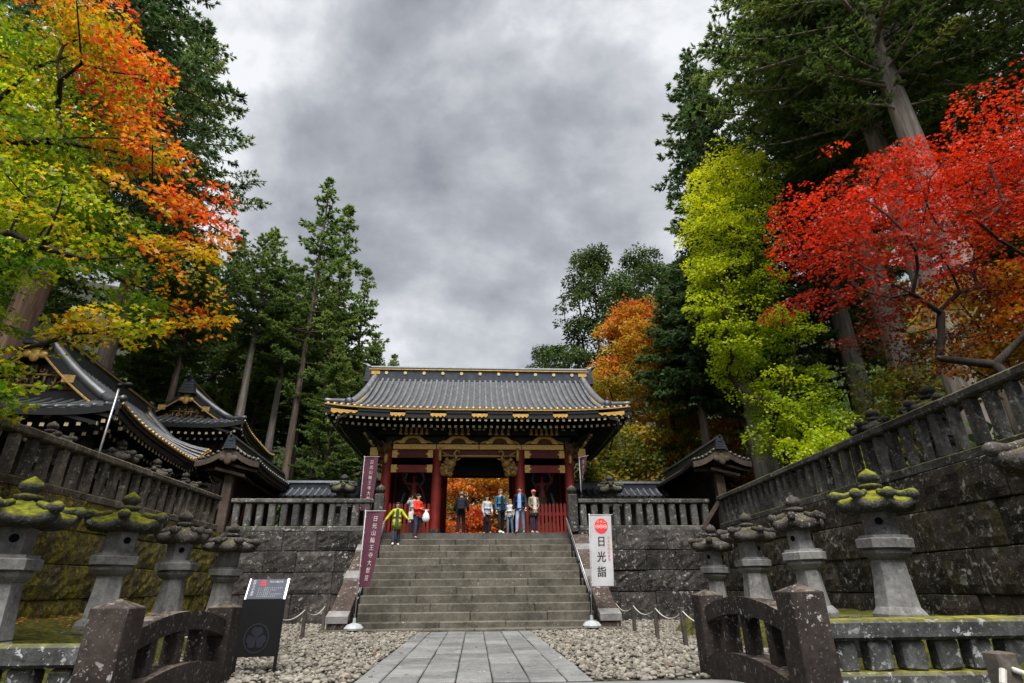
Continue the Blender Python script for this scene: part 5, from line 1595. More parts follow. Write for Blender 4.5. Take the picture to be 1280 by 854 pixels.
def pads_leaves(pads, per, leaf, mat, shape, seed, flat=.3, tintf=None, tilt=.5, name='crown', spread=.25, cant=.14, hue=.10):
    """pads: (c, rx, rz, tint); flattened sprays of leaves, domed on top"""
    r = np.random.default_rng(seed)
    Cs, Ds, Ns, Ts = [], [], [], []
    for (c, rx, rz, tb) in pads:
        n = max(8, int(per * rx * rx))
        a = r.uniform(0, 2 * np.pi, n); q = np.sqrt(r.uniform(0, 1, n))
        # fans: leaves gather along a few twigs
        nt = 7; tw = np.round(a / (2 * np.pi) * nt) / nt * 2 * np.pi + r.uniform(0, 6.28)
        a = tw + r.normal(0, .33, n)
        ex = r.uniform(.75, 1.25); lean_ = r.normal(0, cant, 2)
        x = np.cos(a) * q * rx * ex; y = np.sin(a) * q * rx / ex
        z = rz * (1 - q ** 2) * r.uniform(-.1, 1, n) - .25 * rx * q ** 2 * .5 + x * lean_[0] + y * lean_[1] + r.normal(0, rz * spread, n)
        C = np.array(c)[None] + np.stack([x, y, z], 1)
        D = np.stack([np.cos(a), np.sin(a), -.35 + r.normal(0, .35, n)], 1) + r.normal(0, .55, (n, 3))
        Nn = np.array([[0, 0, 1.]]) + r.normal(0, tilt, (n, 3))
        t = tb + r.normal(0, hue, n)
        if tintf is not None: t = t + tintf(C)
        Cs.append(C); Ds.append(D); Ns.append(Nn); Ts.append(np.clip(t, 0, 1))
    C = np.concatenate(Cs); D = np.concatenate(Ds); Nn = np.concatenate(Ns); T = np.concatenate(Ts)
    n = len(C); l = r.uniform(.7, 1.25, n) * leaf[0]; w = r.uniform(.8, 1.2, n) * leaf[1]
    return leaf_mesh(name, C, D, Nn, l, w, T, shape, mat)

def tree(name, label, cat, loc, tr, cr, group=None, rz=0.0, sc=1.0, bark=None, leafm=None):
    t = thing(name, label, cat, loc, rz, group)
    link('trunk', tr, t, bark, scale=(sc,) * 3)
    link('crown', cr, t, leafm, scale=(sc,) * 3)
    return t

# --- conifer families (each mesh pair shared by several trees)
CED_A = conifer(101, 37, .62, 11.5, 5.6, M['cedar_dark'], M['bark_red'], 230, .22, .30, (.24, .034), 1.0)
CED_B = conifer(102, 38, .58, 15.0, 6.4, M['cedar'], M['bark_pale'], 210, .3, .32, (.24, .034), 1.0, gap=.12)
CED_C = conifer(103, 27, .42, 6.0, 3.6, M['cedar_dark'], M['bark_pale'], 200, .25, .35, (.23, .034), 1.1)
FIR_A = conifer(104, 27.5, .40, 7.0, 4.6, M['fir'], M['bark'], 250, .18, .22, (.29, .046), 1.0, gap=.08)
FIR_B = conifer(105, 28.5, .30, 9.0, 3.3, M['fir'], M['bark'], 140, .3, .18, (.27, .043), 1.0, gap=.3, bare=.12)
FIR_C = conifer(106, 24, .26, 6.0, 3.2, M['fir'], M['bark'], 150, .3, .16, (.27, .043), .95, gap=.25, bare=.1)
FIR_D = conifer(108, 24, .42, 13.0, 3.9, M['fir'], M['bark_pale'], 150, .25, .22, (.26, .04), 1.0, gap=.12)
DCED = conifer(107, 16.5, .34, 7.0, 3.2, M['cedar_dark'], M['bark'], 220, .3, .34, (.25, .045), 1.25)

def place(fam, name, label, x, y, group, sc=1.0, rz=0.0, bark=None, leafm=None, dz=0.0, cat='tree'):
    return tree(name, label, cat, (x, y, hill(x, y) - .1 + dz), fam[0], fam[1], group, rz, sc, bark, leafm)
LF = 'conifers behind the left terrace'; RF = 'tall cedars behind the right terrace'
place(CED_A, 'cedar_tree', 'towering dark cedar with leaning-looking red trunk behind the left maple', -17.2, 20.0, LF, 1.0, 0)
place(CED_B, 'cedar_tree', 'cedar with pale trunk rising just behind the ridge of the large left hall', -20.3, 29.5, LF, .95, 1.0, M['bark'])
place(FIR_D, 'fir_tree', 'fir trunk rising left of the smaller hall gable', -18.6, 33.5, LF, .78, 2.2, M['bark'])
place(FIR_D, 'fir_tree', 'bare pale trunk just right of the smaller hall', -14.0, 38.2, LF, .80, 4.2)
place(FIR_D, 'fir_tree', 'leaning-looking bare trunk between the pale trunk and the sparse fir', -13.6, 42.0, LF, .82, 1.2, M['bark'])
place(FIR_D, 'fir_tree', 'broad green fir with bare pale lower trunk left of the sparse leaning fir', -15.6, 36.5, LF, .92, .5)
place(FIR_B, 'fir_tree', 'tallest sparse fir with bare spindly top left of the gate', -11.9, 36.0, LF, .95, 0)
place(FIR_C, 'fir_tree', 'slim fir spire just right of the tallest sparse fir', -11.6, 41.0, LF, 1.12, 1.4)
place(FIR_C, 'fir_tree', 'thin sparse fir at the right end of the left tree group', -10.0, 43.5, LF, .90, 3.3)
place(FIR_A, 'fir_tree', 'full green fir filling the gap beside the gate roof on the left', -12.8, 44.5, LF, .72, 2.1)
place(FIR_A, 'fir_tree', 'dense low fir farther behind the left side gate', -12.6, 47.0, LF, .66, 4.0)
place(FIR_A, 'fir_tree', 'small fir just left of the gate eave', -9.4, 35.5, LF, .48, 5.0)
place(FIR_A, 'fir_tree', 'small fir between the gate roof and the sparse spires', -8.0, 40.5, LF, .55, 2.7)
place(FIR_A, 'fir_tree', 'distant low fir left of the gate ridge', -9.0, 56.0, LF, .60, 1.0)
place(CED_C, 'cedar_tree', 'small far cedar whose tip shows over the left end of the gate ridge', -6.2, 62.0, LF, .62, 1.0, M['bark'])
place(DCED, 'cedar_tree', 'tiny far tree tip above the middle of the gate ridge', 1.6, 72.0, LF, .72, 2.0)
rb = random.Random(77)
bgL = [(-14.5, 48, FIR_A, .7), (-11, 49, FIR_A, .62), (-18.5, 47, FIR_A, .8), (-16.5, 41, FIR_A, .66), (-21.5, 35.5, FIR_A, .75), (-24, 38, FIR_A, .95), (-28, 33, CED_C, 1.1), (-20, 41, CED_C, 1.02), (-25, 46, FIR_A, .9), (-17, 45, FIR_A, .84), (-31, 27, CED_A, .9), (-27, 22, CED_C, 1.0), (-36, 40, FIR_A, 1.0),
       (-15, 52, FIR_A, .8), (-21, 52, CED_C, .95), (-24.5, 29, FIR_A, .8), (-30, 50, CED_C, 1.0), (-22, 25.5, FIR_A, .62), (-18, 38.5, FIR_A, .6), (-34, 18, CED_C, 1.1), (-26, 14, CED_C, 1.05)]
for (x, y, f, sc) in bgL:
    if x > -26: sc *= .85
    place(f, 'forest_conifer', 'conifer in the dense wood behind the left halls', x, y, 'conifers in the dense wood behind the left halls', sc, rb.uniform(0, 6), M['bark'])
place(CED_B, 'cedar_tree', 'tall cedar with thick pale trunk seen through the red maple', 17.3, 18.0, RF, 1.0, 0)
place(CED_B, 'cedar_tree', 'tall cedar whose trunk stands left of the thickest trunk behind the red maple', 19.0, 22.3, RF, 1.08, 1.9)
place(CED_B, 'cedar_tree', 'tall cedar with trunk behind the orange maple at the right', 16.1, 15.2, RF, .98, 3.5)
place(CED_C, 'cedar_tree', 'cedar with pale trunk left of the lime tree base', 13.6, 26.0, RF, 1.16, .6)
place(CED_A, 'cedar_tree', 'huge dark cedar at the upper right edge of the sky', 21.0, 28.0, RF, 1.02, 2.0, M['bark_pale'])
place(CED_C, 'cedar_tree', 'dark cedar rising behind the lime tree', 15.8, 29.5, RF, 1.25, 3.0)
place(DCED, 'cedar_tree', 'dense dark conical cedar between the orange tree and the lime tree', 12.1, 28.6, RF, .98, 0)
place(CED_B, 'cedar_tree', 'bright green cedar boughs at the upper right corner', 23.0, 14.5, RF, .85, 5.0, None, M['cedar'])
bgR = [(25, 34, CED_C, 1.2), (22, 40, FIR_A, 1.0), (29, 24, CED_A, .95), (18, 38, FIR_A, .85), (31, 38, FIR_A, 1.0), (24, 48, FIR_A, 1.0), (28, 16, CED_C, 1.1), (20, 33.5, FIR_A, .68), (33, 29, CED_C, 1.1), (16.5, 45, FIR_A, .6), (24, 20, FIR_A, .6)]
for (x, y, f, sc) in bgR:
    place(f, 'forest_conifer', 'conifer in the dense wood behind the right cedars', x, y, 'conifers in the dense wood behind the right cedars', sc, rb.uniform(0, 6), M['bark'])

# --- spreading broad-headed conifers beyond the gate, right
def clumps(seed, h, spread, z0, n, rx=(.7, 1.3)):
    r = np.random.default_rng(seed); T = []; pads = []
    for i in range(n):
        q = r.uniform(0, 1) ** .8; z = z0 + (h - z0) * q
        R_ = spread * (1 - .75 * q ** 1.6) * r.uniform(.25, 1.0) ** .6
        a = r.uniform(0, 6.283)
        p = np.array([math.cos(a) * R_, math.sin(a) * R_, z])
        T.append(p); pads.append((p, r.uniform(*rx), r.uniform(.3, .5), r.normal(.45, .14)))
    return T, pads
def broad_conifer(seed, h, spread, z0, n, mat, per=150, leaf=(.34, .17)):
    T, pads = clumps(seed, h, spread, z0, n)
    s = grow((0, 0, -.4), (0.2, 0.1, z0 * .95), T, .022, seed)
    s2, _ = trunk_mb(h * .9, .36, seed); b = len(s2.v); s.add(s2.v, s2.f)
    cr = pads_leaves(pads, per, leaf, mat, 'kite', seed, tilt=.9, spread=.5)
    return s.mesh('trunk', [M['bark_dark']], True), cr
PIN = broad_conifer(201, 25, 6.2, 9.5, 120, M['pine'])
place(PIN, 'broad_pine', 'broad rounded dark pine against the sky right of the gate roof', 11.0, 46.5, 'broad pines beyond the gate', .98, 0)
place(PIN, 'broad_pine', 'second broad pine between the round pine and the cedars', 16.8, 49.5, 'broad pines beyond the gate', 1.0, 2.4)
place(PIN, 'broad_pine', 'lower pine spreading behind the right end of the gate ridge', 6.9, 50.0, 'broad pines beyond the gate', .66, 4.4)

# --- broadleaf trees
def maple(name, label, base, fork, pads, leafmat, seed, per, leaf, shape='maple', r_tip=.012, bark='bark_dark', tintf=None, extra=None, tilt=.5, group=None, power=.46, spread=.25, cant=.14, hue=.10):
    b = Vector(base)
    loc = np.array(base)
    P2 = [(np.array(c) - loc, rx, rz, t) for (c, rx, rz, t) in pads]
    s = grow((0, 0, -.3), np.array(fork) - loc, [p[0] - np.array([0, 0, .05]) for p in P2], r_tip, seed, power)
    t = thing(name, label, 'tree', base, 0, group)
    link('trunk', s.mesh('trunk', [M[bark]], True), t)
    tf = (lambda C: tintf(C + loc[None])) if tintf else None
    link('crown', pads_leaves(P2, per, leaf, leafmat, shape, seed, tintf=tf, tilt=tilt, spread=spread, cant=cant, hue=hue), t)
    return t
def ell_pads(seed, n, c, rad, rx, rz, tint, shell=.35, cond=None):
    r = np.random.default_rng(seed); out = []; c = np.array(c, float); rad = np.array(rad, float)
    while len(out) < n:
        d = r.normal(0, 1, 3); d /= np.linalg.norm(d)
        q = (shell + (1 - shell) * r.uniform(0, 1)) if r.uniform() < .8 else r.uniform(.15, 1)
        p = c + d * rad * q
        if cond and not cond(p): continue
        out.append((p, r.uniform(*rx), r.uniform(*rz), tint(p, r) if callable(tint) else tint + r.normal(0, .08)))
    return out
# left maple: green below and inside, reddening towards the outer upper boughs
def lt(p, r): return .10 + .10 * r.normal() + .55 * np.clip((p[0] + 7.6) / 3.2, 0, 1) * np.clip((p[2] - 4.0) / 4.5, .25, 1) + .12 * np.clip((p[2] - 7.5) / 3, 0, 1)
def in_poly(x, z, P):
    c = False; n = len(P)
    for i in range(n):
        (x1, z1), (x2, z2) = P[i], P[(i + 1) % n]
        if (z1 > z) != (z2 > z) and x < (x2 - x1) * (z - z1) / (z2 - z1) + x1: c = not c
    return c
def poly_pads(seed, n, P, yc, yr, rx, rz, tint, keep=None):
    r = np.random.default_rng(seed); out = []
    xs_ = [p[0] for p in P]; zs_ = [p[1] for p in P]
    while len(out) < n:
        x, z = r.uniform(min(xs_), max(xs_)), r.uniform(min(zs_), max(zs_))
        if not in_poly(x, z, P): continue
        p = np.array([x, yc + r.uniform(-yr, yr), z])
        if keep and r.uniform() > keep(p): continue
        out.append((p, r.uniform(*rx), r.uniform(*rz), tint(p, r)))
    return out
LM = [(-12.5, 12.8), (-7.9, 13.2), (-6.7, 11.2), (-6.4, 9.5), (-5.6, 8.7), (-5.35, 7.8), (-5.1, 6.3), (-5.1, 5.3), (-5.3, 4.9), (-5.6, 5.0), (-7.0, 5.6), (-8.6, 5.2), (-10.5, 6.2), (-12.5, 7.2)]
def edge_d(p): return min(math.hypot(p[0] - q[0], p[2] - q[1]) for q in [(-7.9, 13.2), (-6.7, 11.2), (-6.4, 9.5), (-5.6, 8.7), (-5.0, 7.8), (-4.7, 6.3), (-4.8, 5.3), (-7.0, 12.2), (-6.5, 10.3), (-6.0, 9.1), (-4.8, 7.0)])
def lt(p, r): return .22 + .13 * r.normal() + .60 * max(0, 1 - edge_d(p) / 1.6) * (1 if p[2] > 6 else .55) + .10 * np.clip((p[2] - 8.5) / 3, 0, 1) - .10 * np.clip((-8.5 - p[0]) / 2, 0, 1)
pads = poly_pads(301, 215, LM, 8.6, 1.7, (.42, .8), (.09, .17), lt)
pads += ell_pads(303, 12, (-5.9, 8.4, 4.95), (.9, .8, .35), (.3, .5), (.08, .12), lambda p, r: .42 + .08 * r.normal())
pads += ell_pads(304, 30, (-7.1, 7.7, 3.7), (.9, .6, .95), (.28, .48), (.07, .11), lambda p, r: .20 + .14 * r.normal())
maple('maple_tree', 'large maple turning from green to orange and red overhanging the left terrace', (-11.6, 7.8, TZ - .1), (-10.6, 8.0, 5.4), pads, M['maple_mixed'], 31, 420, (.088, .07), tilt=.6, cant=.25, hue=.07)
# lime tree behind it
pads = ell_pads(311, 70, (-15.4, 14.2, 12.3), (3.1, 2.6, 5.4), (.7, 1.2), (.25, .4), .55)
maple('lime_leaved_tree', 'yellow-green tree glowing behind the left maple at the picture edge', (-16.2, 14.5, TZ - .1), (-16, 14.4, 7.5), pads, M['lime'], 32, 260, (.125, .10), 'oval', tilt=.8)
# red maple on the right: layered shelves sweeping down to the left
RMP = [(7.0, 9.2), (7.6, 10.1), (9.0, 10.0), (10.9, 11.6), (13.4, 12.5), (16.5, 12.2), (15.5, 8.0), (13.0, 6.2), (10.6, 5.4), (9.3, 5.0), (8.0, 4.9), (7.5, 5.3), (7.9, 6.0), (7.1, 6.6), (6.95, 7.8)]
def rt(p, r):
    if p[0] > 11.3 and p[2] < 8.4 and r.uniform() < .5: return 1.1
    return min(.70, .44 + .13 * r.normal() + .50 * np.clip((p[2] - 7.5 - .25 * (p[0] - 7)) / 3.2, -.9, .8))
pads = poly_pads(320, 290, RMP, 10.3, 1.7, (.22, .75), (.03, .10), rt, keep=lambda p: .42 + .58 * np.clip((p[2] - 5.6 - .12 * (p[0] - 7)) / 1.6, 0, 1))
maple('red_maple', 'brilliant red maple spreading over the right balustrade', (10.1, 8.9, TZ - .1), (10.0, 9.5, 5.0), pads, M['maple_red'], 33, 420, (.078, .062), tilt=.6, r_tip=.0065, cant=.28, hue=.10)
# orange maple behind, right edge
pads = ell_pads(330, 64, (13.9, 12.7, 7.5), (2.7, 1.4, 1.9), (.5, .95), (.12, .22), .34)
maple('orange_maple', 'orange maple with dark stems at the right edge behind the red one', (14.6, 13.4, TZ - .1), (14.5, 13.3, 5.6), pads, M['maple_orange'], 34, 260, (.12, .10), tilt=.6)
# lime columnar tree
pads = []
r_ = np.random.default_rng(340)
for i in range(270):
    q = r_.uniform(0, 1); z = 6.3 + 15.4 * q
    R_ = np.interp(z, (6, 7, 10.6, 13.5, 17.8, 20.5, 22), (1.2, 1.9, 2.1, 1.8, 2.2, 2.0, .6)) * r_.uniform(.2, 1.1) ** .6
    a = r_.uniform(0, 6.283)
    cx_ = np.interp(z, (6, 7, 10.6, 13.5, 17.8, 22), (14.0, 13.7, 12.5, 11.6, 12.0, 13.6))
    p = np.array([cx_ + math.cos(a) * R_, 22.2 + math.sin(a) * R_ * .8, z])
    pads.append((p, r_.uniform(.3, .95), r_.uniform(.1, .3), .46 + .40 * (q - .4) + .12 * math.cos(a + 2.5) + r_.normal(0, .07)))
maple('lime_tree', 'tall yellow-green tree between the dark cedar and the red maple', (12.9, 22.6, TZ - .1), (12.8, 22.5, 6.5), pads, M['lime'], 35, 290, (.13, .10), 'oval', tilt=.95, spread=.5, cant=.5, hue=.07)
# small yellow-green shrubs under it
pads = ell_pads(345, 34, (12.7, 19.6, 5.4), (1.7, 1.1, 1.5), (.5, .9), (.2, .3), .5)
maple('lime_shrub', 'yellow-green bush behind the right balustrade below the lime tree', (12.8, 19.7, TZ - .1), (12.7, 19.6, 4.3), pads, M['lime'], 36, 380, (.11, .085), 'oval', tilt=.9, cant=.5)
pads = ell_pads(346, 60, (17.2, 20.4, 7.2), (3.4, 1.4, 2.6), (.5, .95), (.15, .3), .42)
maple('green_maple', 'yellow-green maple glimpsed beneath the red crown between the cedar trunks', (17.0, 20.6, TZ - .1), (17.1, 20.5, 5.0), pads, M['autumn_mix'], 43, 240, (.13, .10), 'maple', tilt=.7, cant=.3)
# orange and yellow trees behind the gate on the right
pads = []
r_ = np.random.default_rng(350)
for i in range(190):
    q = r_.uniform(0, 1); z = 7.5 + 10.8 * q
    R_ = 4.1 * (1 - .75 * q ** 2.2) * r_.uniform(.25, 1) ** .5; a = r_.uniform(0, 6.283)
    p = np.array([9.4 + 1.1 * q + math.cos(a) * R_, 33.0 + math.sin(a) * R_, z])
    pads.append((p, r_.uniform(.6, 1.1), r_.uniform(.22, .4), .20 + .42 * np.clip((q - .35) / .6, -.3, 1) + r_.normal(0, .13)))
maple('orange_tree', 'orange and yellow autumn tree beside the right end of the gate roof', (10.6, 33.4, hill(10.6, 33.4) - .1), (10.4, 33.3, 7.5), pads, M['maple_orange'], 37, 190, (.17, .13), 'oval', tilt=.85, spread=.5, r_tip=.018)
pads = ell_pads(361, 60, (8.2, 31.0, 6.6), (3.4, 1.6, 2.2), (.6, 1.1), (.25, .4), .32)
maple('autumn_tree', 'low green and russet tree above the right roofed wall', (8.4, 31.3, TZ - .1), (8.3, 31.2, 4.8), pads, M['autumn_mix'], 38, 110, (.22, .17), 'oval', tilt=.85, spread=.5)
pads = ell_pads(362, 110, (13.2, 32.6, 8.2), (3.8, 1.6, 3.6), (.6, 1.1), (.25, .4), .62)
maple('autumn_tree', 'russet orange tree glimpsed left of the pale trunk behind the right side gate', (13.4, 32.9, TZ - .1), (13.3, 32.8, 5.6), pads, M['autumn_mix'], 39, 100, (.24, .18), 'oval', tilt=.85, spread=.5)
# maples seen through the passage
pads = ell_pads(371, 120, (0.3, 39.5, 7.4), (4.6, 2.4, 4.4), (.6, 1.1), (.18, .3), lambda p, r: .50 + .16 * r.normal())
maple('passage_maple', 'orange maple glowing through the gate passage', (1.2, 40.0, hill(1.2, 40) - .1), (1.0, 39.9, 5.2), pads, M['maple_orange'], 40, 130, (.19, .15), 'maple', tilt=.7)
pads = ell_pads(372, 34, (-.9, 36.2, 4.6), (2.2, .9, 1.3), (.5, .8), (.15, .25), lambda p, r: .80 + .1 * r.normal())
maple('passage_maple', 'low red maple at the foot of the gate passage view', (-1.0, 36.4, hill(-1, 36.4) - .1), (-.9, 36.3, 3.9), pads, M['maple_orange'], 41, 190, (.15, .12), 'maple', tilt=.7)

pads = ell_pads(373, 90, (0.2, 45.5, 9.5), (6.0, 1.6, 5.5), (.8, 1.4), (.3, .5), .55)
maple('passage_maple', 'mixed autumn tree farther back behind the gate passage', (-.6, 46.2, hill(-.6, 46.2) - .1), (-.5, 46.0, 6.8), pads, M['autumn_mix'], 42, 90, (.24, .19), 'oval', tilt=.9, spread=.5)
# undergrowth on the slopes: nobody could count it
r_ = np.random.default_rng(390); C = []
for (x0, x1, y0, y1, n) in ((-40, -9, 33, 60, 620), (-40, -19, 8, 33, 330), (9.5, 40, 31, 60, 560), (15.5, 40, 6, 31, 700), (26, 60, 20, 62, 620), (-9, 9.5, 42, 70, 240), (-18, -5, 33, 50, 420), (5, 14, 35, 48, 160)):
    for k in range(n):
        x, y = r_.uniform(x0, x1), r_.uniform(y0, y1)
        C.append((np.array([x, y, hill(x, y) + r_.uniform(0, 2.4)]), r_.uniform(.7, 1.4), r_.uniform(.5, 1.0), r_.normal(.5, .17)))
me = pads_leaves(C, 20, (.46, .33), M['shrub'], 'kite', 391, tilt=1.0, name='undergrowth', spread=.6)
tag(link('undergrowth', me), 'dark leafy undergrowth covering the slopes between the trunks', 'undergrowth', kind='stuff')
r_ = np.random.default_rng(393); n = 110
P = np.stack([r_.uniform(-6, 6, n), r_.uniform(8.8, 17.6, n), np.full(n, .06)], 1); P[np.abs(P[:, 0]) < 1.6, 2] = .032
me = leaf_mesh('fallen_leaves', P, np.concatenate([r_.normal(0, 1, (n, 2)), np.zeros((n, 1))], 1), np.array([[0, 0, 1.]]) + r_.normal(0, .25, (n, 3)), r_.uniform(.05, .08, n), r_.uniform(.04, .06, n), r_.uniform(0, 1, n), 'maple', M['litter'])
tag(link('fallen_leaves', me), 'few fallen leaves scattered over the path and pebbles', 'leaves', kind='stuff')
r_ = np.random.default_rng(392); n = 900
P = np.concatenate([np.stack([r_.uniform(-9.3, -6.0, n // 2), r_.uniform(7, 16, n // 2), np.full(n // 2, .66)], 1), np.stack([r_.uniform(-9.75, -9.35, n // 2), r_.uniform(4, 14, n // 2), np.full(n // 2, 3.14) + r_.uniform(0, .03, n // 2)], 1)])
me = leaf_mesh('fallen_leaves', P, np.concatenate([r_.normal(0, 1, (n, 2)), np.zeros((n, 1))], 1), np.array([[0, 0, 1.]]) + r_.normal(0, .3, (n, 3)), r_.uniform(.06, .1, n), r_.uniform(.05, .08, n), r_.uniform(0, 1, n), 'maple', M['litter'])
tag(link('fallen_leaves', me), 'fallen red and orange leaves lying on the left wall and bank', 'leaves', kind='stuff')
# ------------------------------------------------------------------ people
def skinned(name, verts, edges, rad, root, mat, parent, sub=1):
    me = bpy.data.meshes.new('tmp'); me.from_pydata(verts, edges, [])
    o = bpy.data.objects.new('tmp', me); COL.objects.link(o)
    m = o.modifiers.new('skin', 'SKIN'); m.use_smooth_shade = True
    lay = me.skin_vertices[0].data
    for i, r_ in enumerate(rad):
        lay[i].radius = (r_, r_) if isinstance(r_, (int, float)) else r_
        lay[i].use_root = (i == root)
    sb = o.modifiers.new('sub', 'SUBSURF'); sb.levels = sub; sb.render_levels = sub
    dg = bpy.context.evaluated_depsgraph_get()
    res = bpy.data.meshes.new_from_object(o.evaluated_get(dg)); res.name = name
    bpy.data.objects.remove(o); bpy.data.meshes.remove(me)
    res.materials.clear(); res.materials.append(mat)
    p = bpy.data.objects.new(name, res); COL.objects.link(p); p.parent = parent
    return p
_cm = {}
def cmat(c, rough=.85):
    k = tuple(round(v, 3) for v in c)
    if k not in _cm: _cm[k] = m_plain('cloth_%d' % len(_cm), c, rough, var=.25, scale=9, spec=.2)
    return _cm[k]
SKIN = m_plain('skin', (.42, .25, .17), .6, var=.1)
SKIN_RED = m_plain('red_statue_lacquer', (.24, .035, .028), .5, var=.3, scale=5, bump=.3)

def person(label, loc, face, H, top, legs, hair=(.02, .014, .01), arms=None, step=(0, 0), coat=0.0, inner=None, skin=None, shoes=(.06, .055, .05), hat=None, lean=0.0, head_turn=0.0, group='visitors on the stairs and platform',
           name='person', cat='person', bare=False, hairy=True, bulk=1.0):
    """face: rotation about z, 0 faces the camera (-y). arms: [(elbow),(wrist)] per side relative to the shoulder"""
    skin = skin or SKIN
    t = thing(name, label, cat, loc, face, group)
    k = H / 1.70
    def S(p): return (p[0] * k, p[1] * k, p[2] * k)
    arms = arms or [((.05, .02, -.28), (.04, -.06, -.52)), ((.05, .02, -.28), (.04, -.06, -.52))]
    ly = lean
    V = []; E_ = []; Rr = []
    def nv(p, r_, par=None):
        V.append(S(p)); Rr.append(r_ * k if isinstance(r_, (int, float)) else (r_[0] * k, r_[1] * k))
        if par is not None: E_.append((par, len(V) - 1))
        return len(V) - 1
    pel = nv((0, 0, .93), (.135, .11))
    s1 = nv((0, -.01 + ly * .3, 1.10), (.125, .10), pel); s2 = nv((0, -.01 + ly * .7, 1.28), (.145, .11), s1); s3 = nv((0, ly, 1.38), (.11, .085), s2)
    nk = nv((0, -.005 + ly, 1.46), .052, s3)
    h1 = nv((0, -.02 + ly, 1.53), (.066, .075), nk); h2 = nv((0, -.012 + ly, 1.61), (.078, .092), h1); h3 = nv((0, -.005 + ly, 1.685), (.055, .065), h2)
    legp = []
    for i, sg in enumerate((-1, 1)):
        dy, dz = (step[i], 0) if not isinstance(step[i], tuple) else step[i]
        hp = nv((sg * .085, 0, .86), .088, pel)
        kn = nv((sg * .10, dy * .55 - .02 - (.10 if dz else 0), .49 + dz * .75), .06, hp); an = nv((sg * .105, dy + .02, .10 + dz), .042, kn); to = nv((sg * .12, dy - .12, .04 + dz), .034, an)
        legp.append(((sg * .085, 0, .86), (sg * .10, dy * .55 - .02 - (.10 if dz else 0), .49 + dz * .75), (sg * .105, dy + .02, .10 + dz), (sg * .12, dy - .12, .04 + dz)))
    armp = []
    for i, sg in enumerate((-1, 1)):
        sh0 = (sg * .165, ly, 1.365)
        el0 = tuple(sh0[c] + (sg if c == 0 else 1) * arms[i][0][c] for c in range(3)); wr0 = tuple(sh0[c] + (sg if c == 0 else 1) * arms[i][1][c] for c in range(3))
        a = nv(sh0, .058, s3); b = nv(el0, .040, a); c = nv(wr0, .029, b)
        d = Vector(wr0) - Vector(el0); d.normalize()
        pm = tuple(Vector(wr0) + d * .07); nv(pm, (.034, .02), c)
        armp.append((sh0, el0, wr0, tuple(d)))
    body = skinned('body', V, E_, Rr, pel, skin, t, 2 if H > 2 else 1)
    # fingers, nose and ears are joined into the body mesh
    s = MB()
    for i, (sh0, el0, wr0, d) in enumerate(armp):
        d = Vector(d); sd = d.cross(Vector((0, 1, 0.2)));
        if sd.length < .1: sd = d.cross(Vector((1, 0, 0)))
        sd.normalize(); nn = d.cross(sd)
        p0 = Vector(wr0) + d * .085
        for q, ll in enumerate((.062, .072, .068, .052)):
            b0 = p0 + sd * (-.027 + .018 * q); b1 = b0 + d * ll * .55 + nn * .006; b2 = b1 + d * ll * .4 + nn * .022
            s.tube([S(b0), S(b1), S(b2)], [.0085 * k, .008 * k, .006 * k], 5)
        b0 = Vector(wr0) + d * .035 + sd * -.026; b1 = b0 + sd * -.028 + d * .03 + nn * .01; s.tube([S(b0), S(b1), S(b1 + d * .03)], [.011 * k, .0095 * k, .007 * k], 5)
    hc = Vector((0, -.012 + ly, 1.60))
    s.tube([S(hc + Vector((0, -.085, .02))), S(hc + Vector((0, -.112, -.022))), S(hc + Vector((0, -.09, -.03)))], [.008 * k, .016 * k, .012 * k], 6)
    for sg in (-1, 1): s.ball(S(hc + Vector((sg * .082, .01, -.005))), (.012 * k, .022 * k, .032 * k), 6, 5)
    bm = bmesh.new(); bm.from_mesh(body.data); tmp = s.mesh('tmp', []); bm.from_mesh(tmp); bm.to_mesh(body.data); bm.free(); bpy.data.meshes.remove(tmp)
    for sg in (-1, 1):
        e_ = MB(); e_.ball(S(hc + Vector((sg * .032, -.083, .012))), (.011 * k, .008 * k, .008 * k), 6, 4); e_.build('eye', cmat((.03, .02, .018)), t)
    e_ = MB(); e_.bar(S(hc + Vector((-.022, -.087, -.058))), S(hc + Vector((.022, -.087, -.058))), .006 * k, .008 * k); e_.build('mouth', cmat((.16, .06, .05)), t)
    if hairy:
        s = MB(); s.ball(S(hc + Vector((0, .018, .045))), (.092 * k, .098 * k, .075 * k), 12, 8); s.ball(S(hc + Vector((0, .05, -.01))), (.085 * k, .062 * k, .09 * k), 10, 7)
        if hairy == 'long':
            s.ball(S(hc + Vector((-.055, .035, -.08))), (.05 * k, .06 * k, .13 * k), 8, 6); s.ball(S(hc + Vector((.055, .035, -.08))), (.05 * k, .06 * k, .13 * k), 8, 6)
        if hairy == 'thin': s = MB(); s.ball(S(hc + Vector((0, .045, -.012))), (.087 * k, .06 * k, .055 * k), 10, 7)
        s.build('hair', cmat(hair), t, smooth=True)
    if hat:
        s = MB(); s.ball(S(hc + Vector((0, .01, .055))), (.097 * k, .108 * k, .075 * k), 12, 8); s.prism([(-.075 * k, (hc.y - .07) * k), (.075 * k, (hc.y - .07) * k), (.05 * k, (hc.y - .18) * k), (-.05 * k, (hc.y - .18) * k)], 2, (hc.z + .035) * k, (hc.z + .05) * k)
        s.build('cap', cmat(hat), t, smooth=True)
